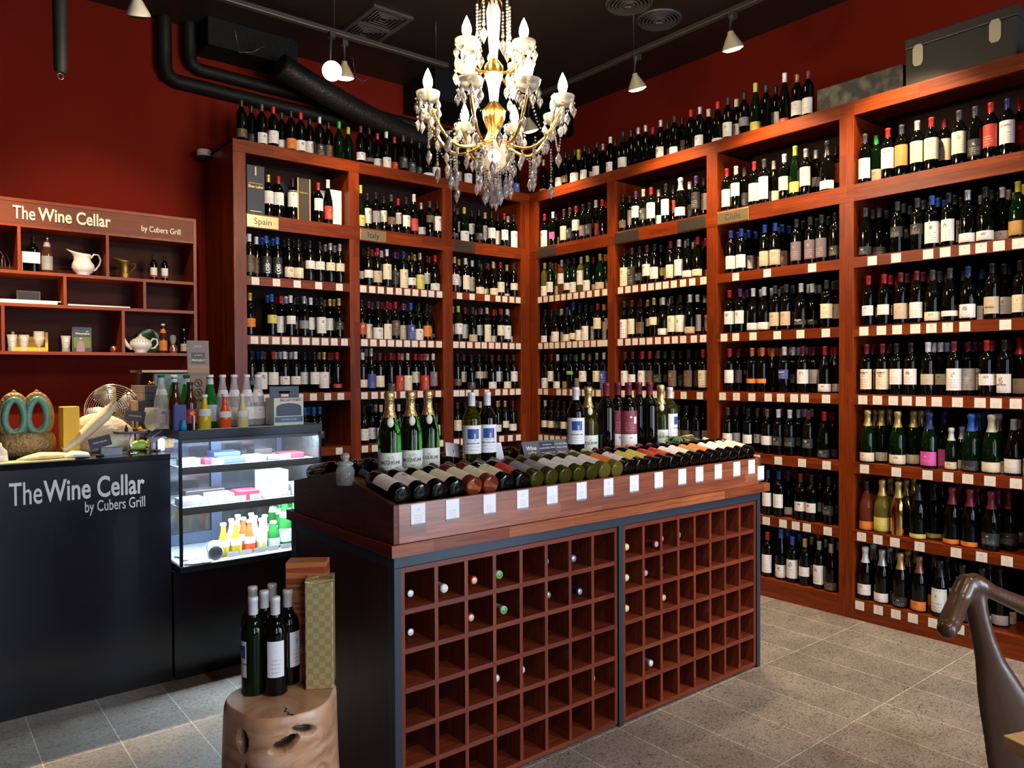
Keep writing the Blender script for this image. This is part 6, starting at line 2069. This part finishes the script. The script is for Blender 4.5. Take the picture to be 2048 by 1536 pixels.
# crown with long strings, bottom tassel
for k in range(8):
    a = 2 * PI * k / 8 + .3
    ax = Vector((math.cos(a), math.sin(a), 0))
    z0 = zat(12)
    q = MB().tube([ax * .02 + Vector((0, 0, z0 - .02)), ax * .04 + Vector((0, 0, z0 + .045)), ax * .065 + Vector((0, 0, z0 + .04)), ax * .078 + Vector((0, 0, z0))], .003, 6)
    am = obj('crown_arm', q, GOLD, chd)
    L_ = (.12, .17, .20, .15)[k % 4]
    obj('bead_string', beads([ax * .078 + Vector((0, 0, z0 - .005)), ax * .078 + Vector((0, 0, z0 - L_))], .0072, .0155), CRYS, am)
    o = link('crystal_pendant', pendm, CRYS, am, ax * .078 + Vector((0, 0, z0 - L_ - .01)))
    o.scale = (1.6, 1.6, 1.6)
for k in range(10):
    a = 2 * PI * k / 10
    ax = Vector((math.cos(a), math.sin(a), 0)) * (.055 if k % 2 else .035)
    z0, z1 = zat(325), zat(362 + (k % 3) * 8)
    am = obj('bead_string', beads([ax + Vector((0, 0, z0)), ax + Vector((0, 0, z1))]), CRYS, chd)
    o = link('crystal_pendant', pendm, CRYS, am, ax + Vector((0, 0, z1 - .01)))
    o.scale = (1.5, 1.5, 1.5)
bb_ = obj('bead_string', beads([(0, 0, zat(345)), (0, 0, zat(390))]), CRYS, chd)
obj('crystal_ball', MB().sphere((0, 0, zat(399)), .019, 12, 8), CRYS, bb_)
# lower ring of drops hanging beneath the arms
for k in range(16):
    a = 2 * PI * k / 16 + .1
    rr = .20 if k % 2 else .27
    ax = Vector((math.cos(a), math.sin(a), 0)) * rr
    z0 = zat(300)
    am = obj('bead_string', beads([ax + Vector((0, 0, z0)), ax + Vector((0, 0, z0 - .07 - .04 * (k % 3)))], .0052), CRYS, chd)
    o = link('crystal_pendant', pendm, CRYS, am, ax + Vector((0, 0, z0 - .08 - .04 * (k % 3))))
    o.scale = (1.3, 1.3, 1.5)

# ------------------------------------------------------------------ carved armchair and table in front
DC = 2.45
ch = thing('carved_armchair', 'smooth dark carved wooden armchair with curved arms at the picture edge', 'chair', (dep(1960, 1300, DC).x, dep(1960, 1300, DC).y, 0))
CO = Vector(ch.location)
CHM = wood('oiled_walnut', (.085, .040, .020), (.105, .050, .026), rough=.32, bw=3, rh=1, grain=.45, coat=.35)


def cpt(px, py, D=DC):
    return dep(px, py, D) - CO


def ovals(rows, thick, seg=20):
    out = []
    for px, py, hw, D in rows:
        c = cpt(px, py, D)
        w_ = hw * D / F_PX
        out.append([c + rt * (w_ * math.cos(a)) + fwd * (thick * math.sin(a)) for a in [2 * PI * i / seg for i in range(seg)]])
    return out


q = MB()
q.loft(ovals([(1942, 1150, 22, DC), (1944, 1175, 27, DC), (1950, 1205, 24, DC), (1957, 1235, 22, DC), (1967, 1275, 24, DC), (1981, 1320, 30, DC), (1999, 1370, 46, DC), (2018, 1420, 60, DC), (2036, 1470, 70, DC), (2044, 1530, 70, DC), (2040, 1590, 52, DC), (2030, 1665, 28, DC)], .026))
P = [cpt(1938, 1158), cpt(1930, 1175, 2.44), cpt(1918, 1200, 2.42), cpt(1907, 1225, 2.38), cpt(1898, 1248, 2.35), cpt(1894, 1258, 2.33)]
q.tube(P, [.030, .034, .031, .031, .034, .026], 18)
q.sphere(tuple(P[-1]), .030, 16, 12)
P = [cpt(1942, 1165), cpt(1962, 1172), cpt(1985, 1184, 2.47), cpt(2015, 1197, 2.5), (cpt(2050, 1212, 2.54)), cpt(2085, 1228, 2.6)]
q.tube(P, [.036, .030, .024, .026, .030, .03], 18)
me = q.mesh('chair_frame')
o = link('chair_frame', me, CHM, ch)
rm = o.modifiers.new('remesh', 'REMESH')
rm.mode = 'VOXEL'
rm.voxel_size = .006
rm.use_smooth_shade = True
sm = o.modifiers.new('smooth', 'SMOOTH')
sm.factor = .8
sm.iterations = 5
a = cpt(2120, 1400, 2.5)
obj('seat', MB().box(-.20, .22, -.22, .22, -.03, .015), CHM, ch, loc=(a.x + .22, a.y - .2, .36), bevel=.01)
for dx, dy in ((.30, .12), (.30, -.28)):
    obj('leg', MB().tube([(dx, dy, .34), (dx + .03, dy, 0)], [.022, .015], 12), CHM, ch, loc=(a.x + .1, a.y - .15, 0))
# table top corner
P0 = at(2005, 1470, 'z', .75)
e1 = (at(2048, 1491, 'z', .75) - P0)
e2 = (at(2048, 1424, 'z', .75) - P0)
e1.normalize()
e2 = Vector((-e1.y, e1.x, 0)) if Vector((-e1.y, e1.x, 0)).dot(e2) > 0 else Vector((e1.y, -e1.x, 0))
tb = thing('light_wood_table', 'light oak table whose corner shows at the edge of the picture', 'table', (P0.x, P0.y, 0))
ang = math.atan2(e1.y, e1.x)
tb.rotation_euler = (0, 0, ang)
sg = 1 if Vector((-e1.y, e1.x, 0)).dot(e2) > 0 else -1
TBW = wood('light_oak', (.50, .32, .13), (.56, .38, .17), rough=.4, bw=2, rh=.2, grain=.15)
ya, yb2 = sorted((0, sg * .65))
obj('table_top', MB().box(0, .9, ya, yb2, .722, .75), TBW, tb, bevel=.002)
obj('table_apron', MB().box(.03, .87, ya + .03, yb2 - .03, .66, .7215), mat('dark_table_base', (.02, .012, .01), .5), tb)
for x in (.04, .82):
    for y in (ya + .04, yb2 - .08):
        obj('table_leg', MB().box(x, x + .04, y, y + .04, 0, .6595), MC['dark_table_base'], tb)

# ------------------------------------------------------------------ lettering becomes mesh
bpy.context.view_layer.update()
dg = bpy.context.evaluated_depsgraph_get()
done = []
for o, width, ht, mt in TX:
    me = bpy.data.meshes.new_from_object(o.evaluated_get(dg))
    done.append((o, me, width, ht))
for o, me, width, ht in done:
    nm, par = o.name, o.parent
    sx, rot, loc = o.scale.x, o.rotation_euler.copy(), o.location.copy()
    base = o.data.name
    bpy.data.objects.remove(o)
    if width and len(me.vertices):
        xs_ = [v.co.x for v in me.vertices]
        sx = width / (max(xs_) - min(xs_))
    if ht:      # wrapped round a bottle of radius ht
        for v in me.vertices:
            a = v.co.x * sx / ht
            v.co = (math.sin(a) * (ht + v.co.z), v.co.y, math.cos(a) * (ht + v.co.z))
        sx = 1
    me.name = base
    n = bpy.data.objects.new(nm, me)
    COL.objects.link(n)
    n.parent = par
    n.location = loc
    n.rotation_euler = rot
    n.scale = (sx, 1, 1)
